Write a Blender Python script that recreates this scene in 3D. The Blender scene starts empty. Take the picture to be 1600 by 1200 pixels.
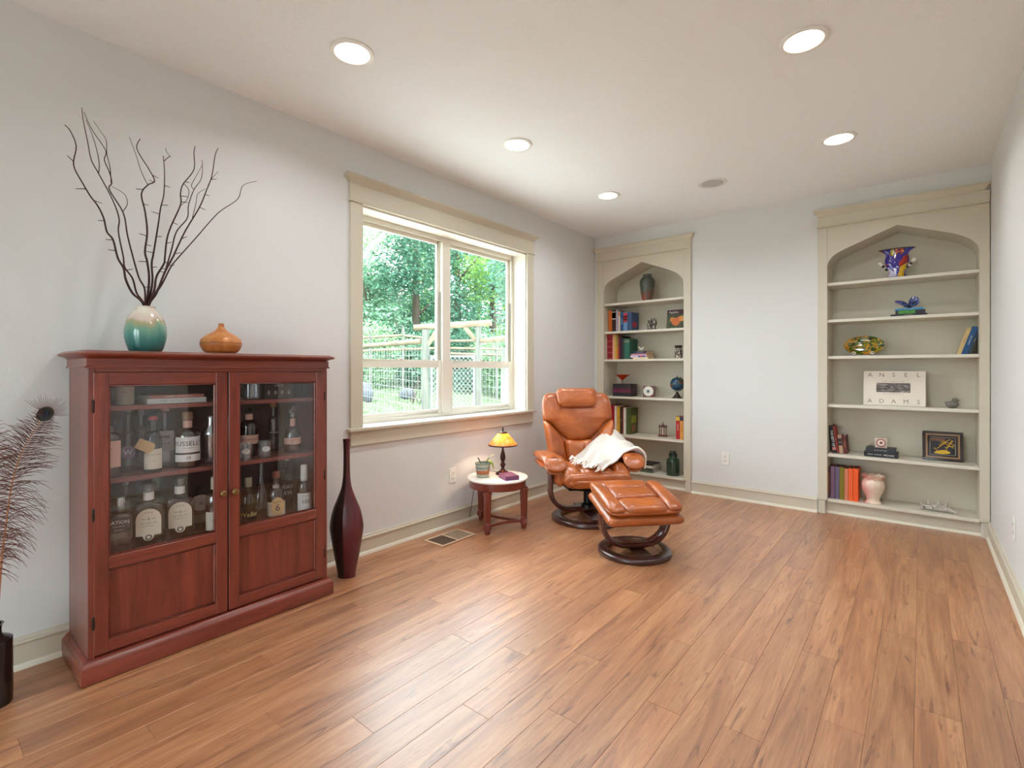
import bpy, bmesh, math, random
from mathutils import Vector, Matrix
SC = bpy.context.scene
COL = SC.collection
R = math.radians
random.seed(7)
# ---------------------------------------------------------------- camera
FPX, YAW, Y0 = 782.08, 0.684936, 577.98          # focal length (px of 1600), heading, horizon row
CAM = Vector((2.78469, -4.85331, 1.18821))
FW = Vector((-math.sin(YAW), math.cos(YAW), 0)); RT = Vector((math.cos(YAW), math.sin(YAW), 0))
cd = bpy.data.cameras.new('camera'); cam = bpy.data.objects.new('camera', cd); COL.objects.link(cam)
cam.location = CAM; cam.rotation_euler = (math.pi/2, 0, YAW)
cd.sensor_width = 36; cd.lens = FPX/1600*36; cd.shift_y = -(600-Y0)/1600; cd.clip_start = .02; cd.clip_end = 300
SC.camera = cam
# ---------------------------------------------------------------- sky, sun, exposure
wd = bpy.data.worlds.new('sky'); SC.world = wd; wd.use_nodes = True
bg = wd.node_tree.nodes['Background']; bg.inputs[0].default_value = (.82, .92, 1.0, 1); bg.inputs[1].default_value = 8.0
sl = bpy.data.lights.new('sun', 'SUN'); sl.energy = 2.2; sl.angle = R(14); sl.color = (1, .97, .90)
so = bpy.data.objects.new('sun', sl); COL.objects.link(so); so.rotation_euler = Vector((-.10, -.60, -.79)).to_track_quat('-Z', 'Y').to_euler(); so.location = (6, -6, 8)
vs = SC.view_settings; vs.view_transform = 'Standard'; vs.look = 'None'; vs.exposure = 0.55; vs.gamma = 1; vs.use_curve_mapping = False
LAMP_W = 4.8
cy = SC.cycles
cy.max_bounces = 10; cy.diffuse_bounces = 6; cy.glossy_bounces = 5; cy.transparent_max_bounces = 24; cy.transmission_bounces = 6
cy.sample_clamp_indirect = 6; cy.caustics_reflective = False; cy.caustics_refractive = False
cy.use_denoising = True
# ---------------------------------------------------------------- pixel -> place
def ray(x, y): return FW + RT*((x-800)/FPX) + Vector((0, 0, (Y0-y)/FPX))
def atx(x, y, v): d = ray(x, y); return CAM + d*((v-CAM.x)/d.x)
def aty(x, y, v): d = ray(x, y); return CAM + d*((v-CAM.y)/d.y)
def atz(x, y, v): d = ray(x, y); return CAM + d*((v-CAM.z)/d.z)
def atd(x, y, D): return CAM + ray(x, y)*D
# ---------------------------------------------------------------- materials
def srgb(r, g=None, b=None):
    if g is None: r, g, b = r
    return tuple((c/255/12.92 if c/255 <= .04045 else ((c/255+.055)/1.055)**2.4) for c in (r, g, b)) + (1,)
MATS = {}
def nodes(name):
    m = bpy.data.materials.new(name); m.use_nodes = True
    nt = m.node_tree; return m, nt, nt.nodes['Principled BSDF']
def mat(c, rough=.5, metal=0, bump=0, bscale=60, var=0, vscale=6, spec=.5, coat=0, trans=0, emit=0, sheen=0, subsurf=0, alpha=None):
    key = (tuple(c), rough, metal, bump, bscale, var, vscale, spec, coat, emit, sheen)
    if key in MATS: return MATS[key]
    m, nt, b = nodes('paint')
    N, L = nt.nodes, nt.links
    col = srgb(c)
    b.inputs['Base Color'].default_value = col; b.inputs['Roughness'].default_value = rough; b.inputs['Metallic'].default_value = metal
    b.inputs['Specular IOR Level'].default_value = spec; b.inputs['Coat Weight'].default_value = coat; b.inputs['Coat Roughness'].default_value = .12
    b.inputs['Sheen Weight'].default_value = sheen
    if emit: b.inputs['Emission Color'].default_value = col; b.inputs['Emission Strength'].default_value = emit
    tc = N.new('ShaderNodeTexCoord') if (bump or var) else None
    if var:
        n = N.new('ShaderNodeTexNoise'); n.inputs['Scale'].default_value = vscale; n.inputs['Detail'].default_value = 5
        L.new(tc.outputs['Object'], n.inputs['Vector'])
        r = N.new('ShaderNodeMapRange'); r.inputs[1].default_value = .3; r.inputs[2].default_value = .7
        r.inputs[3].default_value = 1-var; r.inputs[4].default_value = 1+var
        L.new(n.outputs['Fac'], r.inputs[0])
        h = N.new('ShaderNodeHueSaturation'); h.inputs['Color'].default_value = col
        L.new(r.outputs[0], h.inputs['Value']); L.new(h.outputs[0], b.inputs['Base Color'])
    if bump:
        n = N.new('ShaderNodeTexNoise'); n.inputs['Scale'].default_value = bscale; n.inputs['Detail'].default_value = 3
        L.new(tc.outputs['Object'], n.inputs['Vector'])
        bp = N.new('ShaderNodeBump'); bp.inputs['Strength'].default_value = bump; bp.inputs['Distance'].default_value = .01
        L.new(n.outputs['Fac'], bp.inputs['Height']); L.new(bp.outputs[0], b.inputs['Normal'])
    MATS[key] = m; return m
def ramp(N, stops):
    r = N.new('ShaderNodeValToRGB'); e = r.color_ramp.elements
    while len(e) < len(stops): e.new(.5)
    for i, (p, c) in enumerate(stops): e[i].position = p; e[i].color = srgb(c)
    return r
def wood(c1, c2, stretch=(30, 30, 2), rough=.35, bump=.04, coat=.15, rnd=0, dist=.6):
    key = ('wood', c1, c2, stretch, rough, coat, rnd)
    if key in MATS: return MATS[key]
    m, nt, b = nodes('wood'); N, L = nt.nodes, nt.links
    tc = N.new('ShaderNodeTexCoord'); mp = N.new('ShaderNodeMapping'); mp.inputs['Scale'].default_value = stretch
    L.new(tc.outputs['Object'], mp.inputs[0])
    n = N.new('ShaderNodeTexNoise'); n.inputs['Scale'].default_value = 1; n.inputs['Detail'].default_value = 8; n.inputs['Roughness'].default_value = .62; n.inputs['Distortion'].default_value = dist
    L.new(mp.outputs[0], n.inputs['Vector'])
    r = ramp(N, [(.28, c2), (.72, c1)]); L.new(n.outputs['Fac'], r.inputs[0]); L.new(r.outputs[0], b.inputs['Base Color'])
    bp = N.new('ShaderNodeBump'); bp.inputs['Strength'].default_value = bump; bp.inputs['Distance'].default_value = .01
    L.new(n.outputs['Fac'], bp.inputs['Height']); L.new(bp.outputs[0], b.inputs['Normal'])
    b.inputs['Roughness'].default_value = rough; b.inputs['Coat Weight'].default_value = coat; b.inputs['Coat Roughness'].default_value = .2
    MATS[key] = m; return m
def glass(tint=(1, 1, 1), rough=.0, base=.05, top=.9):
    key = ('glass', tint, rough, base, top)
    if key in MATS: return MATS[key]
    m = bpy.data.materials.new('glass'); m.use_nodes = True; nt = m.node_tree; N, L = nt.nodes, nt.links
    for n in list(N): N.remove(n)
    o = N.new('ShaderNodeOutputMaterial'); mx = N.new('ShaderNodeMixShader'); t = N.new('ShaderNodeBsdfTransparent'); g = N.new('ShaderNodeBsdfGlossy')
    t.inputs[0].default_value = tuple(tint)+(1,); g.inputs['Roughness'].default_value = rough
    lw = N.new('ShaderNodeLayerWeight'); lw.inputs[0].default_value = .5
    p = N.new('ShaderNodeMath'); p.operation = 'POWER'; p.inputs[1].default_value = 4.5; L.new(lw.outputs['Facing'], p.inputs[0])
    r = N.new('ShaderNodeMapRange'); r.inputs[3].default_value = base; r.inputs[4].default_value = top; L.new(p.outputs[0], r.inputs[0])
    L.new(r.outputs[0], mx.inputs[0]); L.new(t.outputs[0], mx.inputs[1]); L.new(g.outputs[0], mx.inputs[2]); L.new(mx.outputs[0], o.inputs[0])
    MATS[key] = m; return m
# ---------------------------------------------------------------- mesh builder
class MB:
    def __init__(s): s.v = []; s.f = []
    def add(s, vs, fs):
        o = len(s.v); s.v += [tuple(p) for p in vs]; s.f += [tuple(i+o for i in f) for f in fs]; return s
    def box(s, x0, x1, y0, y1, z0, z1):
        return s.add([(x0,y0,z0),(x1,y0,z0),(x1,y1,z0),(x0,y1,z0),(x0,y0,z1),(x1,y0,z1),(x1,y1,z1),(x0,y1,z1)],
                     [(3,2,1,0),(4,5,6,7),(0,1,5,4),(1,2,6,5),(2,3,7,6),(3,0,4,7)])
    def lathe(s, prof, n=28, c=(0, 0), sx=1, sy=1, a0=0, a1=2*math.pi, caps=True):
        full = abs(a1-a0-2*math.pi) < 1e-6; m = n if full else n+1
        vs, fs = [], []
        for r, z in prof:
            for k in range(m):
                a = a0+(a1-a0)*k/n; vs.append((c[0]+sx*r*math.cos(a), c[1]+sy*r*math.sin(a), z))
        for i in range(len(prof)-1):
            for k in range(n):
                a, b = i*m+k, i*m+(k+1) % m
                fs.append((a, b, b+m, a+m))
        if full and caps:
            if prof[0][0] > 1e-6: fs.append(tuple(range(m))[::-1])
            if prof[-1][0] > 1e-6: fs.append(tuple(range((len(prof)-1)*m, len(prof)*m)))
        return s.add(vs, fs)
    def tube(s, pts, rad, n=7, cap=True):
        pts = [Vector(p) for p in pts]; L = len(pts)
        if not hasattr(rad, '__len__'): rad = [rad]*L
        vs, fs = [], []; ref = None
        for i, p in enumerate(pts):
            t = (pts[min(i+1, L-1)]-pts[max(i-1, 0)]); t = t.normalized() if t.length > 1e-9 else Vector((0, 0, 1))
            if ref is None: ref = Vector((1, 0, 0)) if abs(t.x) < .9 else Vector((0, 1, 0))
            a = (ref-t*ref.dot(t)).normalized(); b = t.cross(a); ref = a
            for k in range(n):
                w = 2*math.pi*k/n; vs.append(p+(a*math.cos(w)+b*math.sin(w))*rad[i])
        for i in range(L-1):
            for k in range(n):
                q = i*n+k; q2 = i*n+(k+1) % n; fs.append((q, q2, q2+n, q+n))
        if cap: fs += [tuple(range(n))[::-1], tuple(range((L-1)*n, L*n))]
        return s.add(vs, fs)
    def sweep(s, path, sec, up, closed=False):
        """sec: (b, n) points; up: fixed binormal; scaled by optional third path item"""
        up = Vector(up); P = [Vector(p[:3]) for p in path]; L = len(P); n = len(sec); vs, fs = [], []
        for i, p in enumerate(P):
            a, b = (P[i-1], P[(i+1) % L]) if closed else (P[max(i-1, 0)], P[min(i+1, L-1)])
            t = (b-a).normalized(); nn = up.cross(t).normalized(); k = path[i][3] if len(path[i]) > 3 else 1
            for q in sec: vs.append(p+up*q[0]*k+nn*q[1]*k)
        M = L if closed else L-1
        for i in range(M):
            for k in range(n):
                a, b = i*n+k, i*n+(k+1) % n; c, d = ((i+1) % L)*n+(k+1) % n, ((i+1) % L)*n+k
                fs.append((a, b, c, d))
        if not closed: fs += [tuple(range(n))[::-1], tuple(range((L-1)*n, L*n))]
        return s.add(vs, fs)
    def prism(s, poly, ax, a0, a1):
        n = len(poly)
        def P(q, a): return {'x': (a, q[0], q[1]), 'y': (q[0], a, q[1]), 'z': (q[0], q[1], a)}[ax]
        return s.add([P(q, a0) for q in poly]+[P(q, a1) for q in poly],
                     [tuple(range(n))[::-1], tuple(range(n, 2*n))]+[(i, (i+1) % n, n+(i+1) % n, n+i) for i in range(n)])
    def pad(s, out, T, Tb, fn, rings=8, p=3.2, q=.5, c=None):
        """puffy cushion: outline (a,b), crown height T up and Tb down, fn(a,b,h) -> 3-D"""
        n = len(out); cx, cy_ = c or (sum(o[0] for o in out)/n, sum(o[1] for o in out)/n)
        vs, fs = [], []
        sc = [math.cos(k/rings*math.pi/2) ** .75 for k in range(rings)]
        def ring(sg, k):
            sk = sc[k]; h = (1-sk**p)**q
            return [fn(cx+(o[0]-cx)*sk, cy_+(o[1]-cy_)*sk, (T if sg > 0 else -Tb)*h) for o in out]
        for k in range(rings): vs += ring(1, k)
        top = len(vs); vs.append(fn(cx, cy_, T))
        base = len(vs)
        for k in range(1, rings): vs += ring(-1, k)
        bot = len(vs); vs.append(fn(cx, cy_, -Tb))
        def id_(sg, k, i): return (k*n+i % n) if (sg > 0 or k == 0) else base+(k-1)*n+i % n
        for i in range(n):
            for k in range(rings-1):
                fs.append((id_(1, k, i), id_(1, k, i+1), id_(1, k+1, i+1), id_(1, k+1, i)))
                fs.append((id_(-1, k, i+1), id_(-1, k, i), id_(-1, k+1, i), id_(-1, k+1, i+1)))
            fs.append((id_(1, rings-1, i), id_(1, rings-1, i+1), top)); fs.append((id_(-1, rings-1, i+1), id_(-1, rings-1, i), bot))
        return s.add(vs, fs)
    def ball(s, c, r, n=12, sx=1, sy=1, sz=1):
        pr = [(math.sin(math.pi*i/n), -math.cos(math.pi*i/n)) for i in range(n+1)]
        t = MB().lathe([(max(a, 0)*r if 0 < i < n else 0, b*r) for i, (a, b) in enumerate(pr)], 2*n)
        return s.add([(c[0]+p[0]*sx, c[1]+p[1]*sy, c[2]+p[2]*sz) for p in t.v], t.f)
    def grid(s, rows, closed=False):
        m = len(rows[0]); vs = [p for r in rows for p in r]
        return s.add(vs, [(i*m+k, i*m+k+1, (i+1)*m+k+1, (i+1)*m+k) for i in range(len(rows)-1) for k in range(m-1)])
    def xf(s, M): s.v = [tuple(M @ Vector(p)) for p in s.v]; return s
    def join(s, o): return s.add(o.v, o.f)
    def obj(s, name, m, parent=None, bevel=0, seg=1, ang=34, loc=None, rot=None, clean=True):
        me = bpy.data.meshes.new(name)
        if bevel or clean:
            me.from_pydata(s.v, [], s.f); bm = bmesh.new(); bm.from_mesh(me)
            bmesh.ops.remove_doubles(bm, verts=bm.verts, dist=1e-6); bmesh.ops.recalc_face_normals(bm, faces=bm.faces)
            if bevel:
                es = [e for e in bm.edges if len(e.link_faces) == 2 and e.calc_face_angle(0) > R(35)]
                bmesh.ops.bevel(bm, geom=es, offset=bevel, segments=seg, affect='EDGES', profile=.6, clamp_overlap=True)
            bm.to_mesh(me); bm.free()
        else: me.from_pydata(s.v, [], s.f)
        me.polygons.foreach_set('use_smooth', [True]*len(me.polygons)); me.set_sharp_from_angle(angle=R(ang))
        me.materials.append(m)
        return link(name, me, parent, loc, rot)
def link(name, me, parent=None, loc=None, rot=None):
    o = bpy.data.objects.new(name, me); COL.objects.link(o)
    if parent: o.parent = parent
    if loc is not None: o.location = loc
    if rot is not None: o.rotation_euler = rot
    return o
def tag(o, label, cat, group=None):
    o['label'] = label; o['category'] = cat
    if group: o['group'] = group
    return o
def thing(name, label, cat, loc=(0, 0, 0), rot=(0, 0, 0), group=None):
    o = link(name, None, None, loc, rot); o.empty_display_size = .05; return tag(o, label, cat, group)
def struct(o): o['kind'] = 'structure'; return o
def copy_tree(o, parent=None):
    c = o.copy(); COL.objects.link(c); c.parent = parent
    for ch in o.children: copy_tree(ch, c)
    return c
def box(name, m, x0, x1, y0, y1, z0, z1, parent=None, bevel=0, seg=1): return MB().box(x0, x1, y0, y1, z0, z1).obj(name, m, parent, bevel, seg)
FONTC = {}
def text(s, size, m, parent, loc, rot, name='lettering', bend=0, squash=1, align='CENTER', space=1):
    cu = bpy.data.curves.new('t', 'FONT'); cu.body = s; cu.size = size; cu.align_x = align; cu.align_y = 'CENTER'; cu.resolution_u = 2; cu.space_character = space
    t = bpy.data.objects.new('t', cu); me = bpy.data.meshes.new_from_object(t); bpy.data.objects.remove(t); bpy.data.curves.remove(cu)
    for v in me.vertices:
        x = v.co.x*squash
        if bend: v.co = (bend*math.sin(x/bend), v.co.y, bend*math.cos(x/bend)-bend)
        else: v.co.x = x
    me.name = name; me.materials.clear(); me.materials.append(m)
    return link(name, me, parent, loc, rot)
def smooth(pts, n=6, closed=True):
    out = []; L = len(pts); rng = range(L if closed else L-1)
    def g(i): return Vector(pts[i % L] if closed else pts[max(0, min(L-1, i))])
    for i in rng:
        a, b, c, d = g(i-1), g(i), g(i+1), g(i+2)
        for k in range(n):
            t = k/n; out.append(tuple(.5*((2*b)+(-a+c)*t+(2*a-5*b+4*c-d)*t*t+(-a+3*b-3*c+d)*t**3)))
    if not closed: out.append(tuple(g(L-1)))
    return out
def rrect(x0, x1, y0, y1, r, n=5):
    o = []
    for cx, cy_, a in ((x1-r, y1-r, 0), (x0+r, y1-r, 90), (x0+r, y0+r, 180), (x1-r, y0+r, 270)):
        for k in range(n+1): w = R(a+90*k/n); o.append((cx+r*math.cos(w), cy_+r*math.sin(w)))
    return o
# ================================================================ room
W, H, YB, YF = 3.165, 2.64, 0.0, -6.9
WALL = mat((220, 220, 219), .85, bump=.10, bscale=130, spec=.2)
CEIL = mat((243, 245, 247), .9, bump=.35, bscale=85, spec=.1)
TRIM = mat((206, 198, 180), .42, bump=.02, bscale=40, spec=.4)
SHOE = mat((226, 220, 203), .42, spec=.4)
# floor: slab and every plank
def plank_mat():
    m, nt, b = nodes('oak_plank'); N, L = nt.nodes, nt.links
    tc = N.new('ShaderNodeTexCoord'); oi = N.new('ShaderNodeObjectInfo')
    cx = N.new('ShaderNodeCombineXYZ'); k1 = N.new('ShaderNodeMath'); k1.operation = 'MULTIPLY'; k1.inputs[1].default_value = 53
    k2 = N.new('ShaderNodeMath'); k2.operation = 'MULTIPLY'; k2.inputs[1].default_value = 191
    L.new(oi.outputs['Random'], k1.inputs[0]); L.new(oi.outputs['Random'], k2.inputs[0]); L.new(k1.outputs[0], cx.inputs[0]); L.new(k2.outputs[0], cx.inputs[1])
    ad = N.new('ShaderNodeVectorMath'); ad.operation = 'ADD'; L.new(tc.outputs['Object'], ad.inputs[0]); L.new(cx.outputs[0], ad.inputs[1])
    def noise(scale, detail, dist, rough=.6):
        mp = N.new('ShaderNodeMapping'); mp.inputs['Scale'].default_value = scale; L.new(ad.outputs[0], mp.inputs[0])
        n = N.new('ShaderNodeTexNoise'); n.inputs['Scale'].default_value = 1; n.inputs['Detail'].default_value = detail; n.inputs['Distortion'].default_value = dist; n.inputs['Roughness'].default_value = rough
        L.new(mp.outputs[0], n.inputs['Vector']); return n
    n1 = noise((11, .9, 1), 7, 1.6, .68); n2 = noise((150, 5, 1), 3, .2); n3 = noise((20, 2.2, 1), 5, 2.6)
    r1 = ramp(N, [(.28, (142, 88, 58)), (.48, (182, 123, 82)), (.74, (212, 158, 112))]); L.new(n1.outputs['Fac'], r1.inputs[0])
    r2 = ramp(N, [(.35, (205, 200, 195)), (.65, (255, 255, 255))]); L.new(n2.outputs['Fac'], r2.inputs[0])
    m1 = N.new('ShaderNodeMix'); m1.data_type = 'RGBA'; m1.blend_type = 'MULTIPLY'; m1.inputs[0].default_value = .55; L.new(r1.outputs[0], m1.inputs[6]); L.new(r2.outputs[0], m1.inputs[7])
    r3 = ramp(N, [(.58, (255, 255, 255)), (.70, (150, 112, 88)), (.80, (96, 66, 48))]); L.new(n3.outputs['Fac'], r3.inputs[0])
    m2 = N.new('ShaderNodeMix'); m2.data_type = 'RGBA'; m2.blend_type = 'MULTIPLY'; m2.inputs[0].default_value = .8; L.new(m1.outputs[2], m2.inputs[6]); L.new(r3.outputs[0], m2.inputs[7])
    h = N.new('ShaderNodeHueSaturation'); mr = N.new('ShaderNodeMapRange'); mr.inputs[3].default_value = .90; mr.inputs[4].default_value = 1.10
    L.new(oi.outputs['Random'], mr.inputs[0]); L.new(mr.outputs[0], h.inputs['Value']); L.new(m2.outputs[2], h.inputs['Color']); L.new(h.outputs[0], b.inputs['Base Color'])
    bp = N.new('ShaderNodeBump'); bp.inputs['Strength'].default_value = .10; bp.inputs['Distance'].default_value = .004; L.new(n2.outputs['Fac'], bp.inputs['Height']); L.new(bp.outputs[0], b.inputs['Normal'])
    b.inputs['Roughness'].default_value = .38; b.inputs['Specular IOR Level'].default_value = 1.0; b.inputs['Coat Weight'].default_value = .6; b.inputs['Coat Roughness'].default_value = .34
    return m
PLANK = plank_mat()
floor = struct(box('floor', mat((70, 52, 40), .9), 0, W+.15, YF, .34, -.09, -.012))
PW, PL, X0 = .1245, 1.22, 1.3985-12*.1245
pmesh = {}
def plank_mesh(w, l):
    k = (round(w, 4), round(l, 3))
    if k not in pmesh:
        t = MB().box(0, w-.0005, 0, l-.0005, -.012, 0); o = t.obj('plank', PLANK, None, .0008); pmesh[k] = o.data; bpy.data.objects.remove(o)
    return pmesh[k]
random.seed(21)
row = 0; x = X0
while x < W-.005:
    xa, xb = max(x, .0), min(x+PW, W)
    off = (row*.413+random.uniform(-.1, .1)) % 1*PL
    y = YF-off
    while y < .044:
        ya, yb = max(y, YF), min(y+PL, .044)
        if yb-ya > .03 and yb > -5.6: link('plank', plank_mesh(xb-xa, yb-ya), floor, (xa, ya, 0))
        y += PL
    x += PW; row += 1
# walls
WY0, WY1, WZ0, WZ1 = -2.978, -1.242, .822, 2.247        # window opening
t = MB(); t.box(-.2, 0, YF-.15, WY0, -.1, H); t.box(-.2, 0, WY1, .5, -.1, H); t.box(-.2, 0, WY0, WY1, -.1, WZ0); t.box(-.2, 0, WY0, WY1, WZ1, H)
struct(t.obj('wall_left', WALL))
NX = [(.100, 1.005), (2.175, 3.118)]                    # bookcase recesses
t = MB(); zt = 2.40
t.box(-.2, NX[0][0], 0, .15, -.1, H); t.box(NX[0][1], NX[1][0], 0, .15, -.1, H); t.box(NX[1][1], W+.15, 0, .15, -.1, H)
for a, b in NX: t.box(a, b, 0, .15, zt, H)
t.box(-.2, W+.15, .32, .40, -.1, H); t.box(W, W+.15, .15, .32, -.1, H)
struct(t.obj('wall_back', WALL))
DY0, DY1, DZ = -3.16, -2.30, 2.05                        # doorway in the side wall, seen only as a reflection
t = MB(); t.box(W, W+.15, YF-.15, DY0, -.1, H); t.box(W, W+.15, DY1, .15, -.1, H); t.box(W, W+.15, DY0, DY1, DZ, H)
struct(t.obj('wall_right', WALL))
PX0, PX1, PZ = .75, 2.55, 2.08                             # opening for glazed doors added behind the camera to let daylight in
t = MB(); t.box(-.2, PX0, YF-.15, YF, -.1, H); t.box(PX1, W+.15, YF-.15, YF, -.1, H); t.box(PX0, PX1, YF-.15, YF, PZ, H); t.box(PX0, PX1, YF-.15, YF, -.1, 0)
struct(t.obj('wall_front', WALL))
d2 = struct(link('added_door', None)); d2['label'] = 'unseen pair of glazed doors added behind the camera for daylight'
for a, b in ((PX0, (PX0+PX1)/2-.001), ((PX0+PX1)/2+.001, PX1)):
    t = MB(); e = .09
    t.box(a, a+e, YF-.10, YF-.06, .005, PZ); t.box(b-e, b, YF-.10, YF-.06, .005, PZ); t.box(a+e, b-e, YF-.10, YF-.06, .005, .2); t.box(a+e, b-e, YF-.10, YF-.06, PZ-e, PZ); lf = t.obj('door_leaf', mat((232, 230, 224), .4), d2)
    box('pane', glass((.97, 1, .98), 0, .035, .7), a+e, b-e, YF-.083, YF-.079, .2, PZ-e, lf)
for a, b in ((PX0-.085, PX0), (PX1, PX1+.085)): box('casing', TRIM, a, b, YF, YF+.02, 0, PZ+.005, d2, .003)
box('casing', TRIM, PX0-.09, PX1+.09, YF, YF+.024, PZ, PZ+.12, d2, .003)
o = struct(box('added_terrace', mat((176, 174, 168), .9, bump=.3, bscale=20), -6, 12, -30, YF-.16, -.3, -.12)); o['label'] = 'pale concrete terrace added behind the house to bounce daylight indoors'  # unseen pale ground, added to reflect light through the rear doors
box('threshold', mat((120, 84, 60), .5), W, W+.15, DY0, DY1, -.012, .0, floor)
dr = struct(link('door_1', None)); dr['label'] = 'doorway in the side wall, filled by an added dark leaf'
DW = mat((120, 110, 100), .5)
t = MB(); t.box(W+.03, W+.07, DY0, DY1, 0, DZ); t.obj('door_leaf', mat((86, 66, 56), .4), dr)  # added dark leaf, stands in for the dark hall reflected in the cabinet glass
for a, b in ((DY0-.085, DY0), (DY1, DY1+.085)): box('casing', TRIM, W-.02, W, a, b, 0, DZ+.005, dr, .003)
box('casing', TRIM, W-.024, W, DY0-.09, DY1+.09, DZ, DZ+.12, dr, .003)
# ceiling with round holes for the cans
LX, LY = (.771, 2.385), (-1.127, -2.335, -3.543)
CANS = [(x, y) for x in LX for y in LY]; SPK = (1.53, -.857)
def ceiling():
    rc = .075; s = .12; n = 24
    xs = sorted({-.2, W+.15} | {c[0]+d for c in CANS for d in (-s, s)}); ys = sorted({YF-.15, .5} | {c[1]+d for c in CANS for d in (-s, s)})
    t = MB()
    for i in range(len(xs)-1):
        for j in range(len(ys)-1):
            x0, x1, y0, y1 = xs[i], xs[i+1], ys[j], ys[j+1]; c = ((x0+x1)/2, (y0+y1)/2)
            hole = [q for q in CANS if abs(q[0]-c[0]) < .01 and abs(q[1]-c[1]) < .01]
            if not hole: t.add([(x0, y0, H), (x0, y1, H), (x1, y1, H), (x1, y0, H)], [(0, 1, 2, 3)]); continue
            sq, ci = [], []
            for k in range(n):
                a = 2*math.pi*k/n; ca, sa = math.cos(a), math.sin(a); m = max(abs(ca), abs(sa)); sq.append((c[0]+s*ca/m, c[1]+s*sa/m, H)); ci.append((c[0]+rc*ca, c[1]+rc*sa, H))
            up = [(p[0], p[1], H+.06) for p in ci]
            t.add(sq+ci+up, [(k, n+k, n+(k+1) % n, (k+1) % n) for k in range(n)]+[(n+k, 2*n+k, 2*n+(k+1) % n, n+(k+1) % n) for k in range(n)])
    return t
struct(ceiling().obj('ceiling', CEIL, clean=False)); 
struct(box('roof_deck', mat((90, 85, 80), .9), -.6, W+.5, YF-.5, .8, H+.22, H+.34))
# baseboards (board, cap bead, shoe)
def baseboard(name, pts, flip=1):
    (xa, ya), (xb, yb) = pts; dx, dy = xb-xa, yb-ya; Ln = math.hypot(dx, dy); a = math.atan2(dy, dx)
    o = struct(link(name, None, None, (xa, ya, 0), (0, 0, a)))
    def pr(poly, nm, m):
        t = MB().prism([(p[0]*flip, p[1]) for p in poly], 'x', 0, Ln); t.obj(nm, m, o)
    pr([(0, 0), (.014, 0), (.014, .098), (0, .098)], 'board', TRIM)
    pr([(0, .0985), (.019, .0985), (.021, .104), (.019, .110), (.012, .113), (.009, .124), (0, .124)], 'cap', TRIM)
    pr([(.0141, 0), (.027, 0), (.026, .010), (.020, .019), (.0141, .021)], 'shoe', SHOE)
    return o
baseboard('baseboard_left', ((0, YF), (0, -.03)), -1)
baseboard('baseboard_back', ((1.068, 0), (2.115, 0)), -1)
baseboard('baseboard_right', ((W, DY1+.09), (W, -.025)), 1)
baseboard('baseboard_front', ((0, YF), (PX0-.09, YF)), 1); baseboard('baseboard_corner', ((PX1+.09, YF), (W, YF)), 1)
baseboard('baseboard_door', ((W, YF), (W, DY0-.09)), 1)
# window
win = struct(link('window_1', None)); win['label'] = 'twin single-hung window in a wide greige casing'
JB = mat((238, 233, 222), .4, spec=.4); VINYL = mat((228, 222, 208), .35, spec=.5)
FX = -.137
t = MB(); t.box(-.2, 0, WY0, WY0+.012, WZ0, WZ1); t.box(-.2, 0, WY1-.012, WY1, WZ0, WZ1); t.box(-.2, 0, WY0, WY1, WZ1-.012, WZ1); t.obj('jamb_liner', JB, win)
for a, b in ((-3.063, WY0+.003), (WY1-.003, -1.153)): box('casing', TRIM, 0, .020, a, b, .822, 2.2465, win, .002)
box('head_casing', TRIM, 0, .022, -3.066, -1.150, 2.2585, 2.367, win, .002)
box('bead', TRIM, 0, .031, -3.076, -1.141, 2.2467, 2.2583, win, .004)
def cornice(name, xa, xb, z0, z1, p0, p1, parent, ax):
    # flared crown with mitred returns; ax 'y': runs along y out of x=0 wall; 'x': runs along x out of y=0 wall
    prof = [(p0, z0), (p0+.004, z0+.006), (p0+(p1-p0)*.35, z0+(z1-z0)*.35), (p0+(p1-p0)*.8, z0+(z1-z0)*.62), (p1, z0+(z1-z0)*.74), (p1, z1)]
    t = MB(); e = lambda p: p-p0
    loop = []
    for p, z in prof: loop.append([(0, xa-e(p), z), (p, xa-e(p), z), (p, xb+e(p), z), (0, xb+e(p), z)])
    vs = [v for l in loop for v in l]; fs = []
    for i in range(len(loop)-1):
        for k in range(3): fs.append((i*4+k, i*4+k+1, i*4+4+k+1, i*4+4+k))
    fs.append((0, 3, 2, 1)); L = (len(loop)-1)*4; fs.append((L, L+1, L+2, L+3)); fs.append(tuple(i*4 for i in range(len(loop)))); fs.append(tuple(i*4+3 for i in range(len(loop)))[::-1])
    if ax == 'x': vs = [(b, -a, c) for a, b, c in vs]
    return t.add(vs, fs).obj(name, TRIM, parent)
cornice('crown_moulding', -3.066, -1.150, 2.3672, 2.416, .022, .058, win, 'y')
box('stool', TRIM, -.2, .046, -3.085, -1.132, .800, .8215, win, .006, 2)
box('apron', TRIM, 0, .019, -3.062, -1.155, .708, .7995, win, .002)
t = MB(); t.box(-.2, FX, WY0+.012, WY0+.045, WZ0, WZ1-.012); t.box(-.2, FX, WY1-.045, WY1-.012, WZ0, WZ1-.012); t.box(-.2, FX, WY0+.045, WY1-.045, WZ1-.045, WZ1-.012); t.box(-.2, FX, WY0+.045, WY1-.045, WZ0, WZ0+.028)
t.obj('frame', VINYL, win, .002)
box('mullion', VINYL, -.2, FX+.012, -2.153, -2.067, WZ0+.028, WZ1-.045, win, .003)
PANE = glass((.97, 1, .98), 0, .035, .7)
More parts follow.
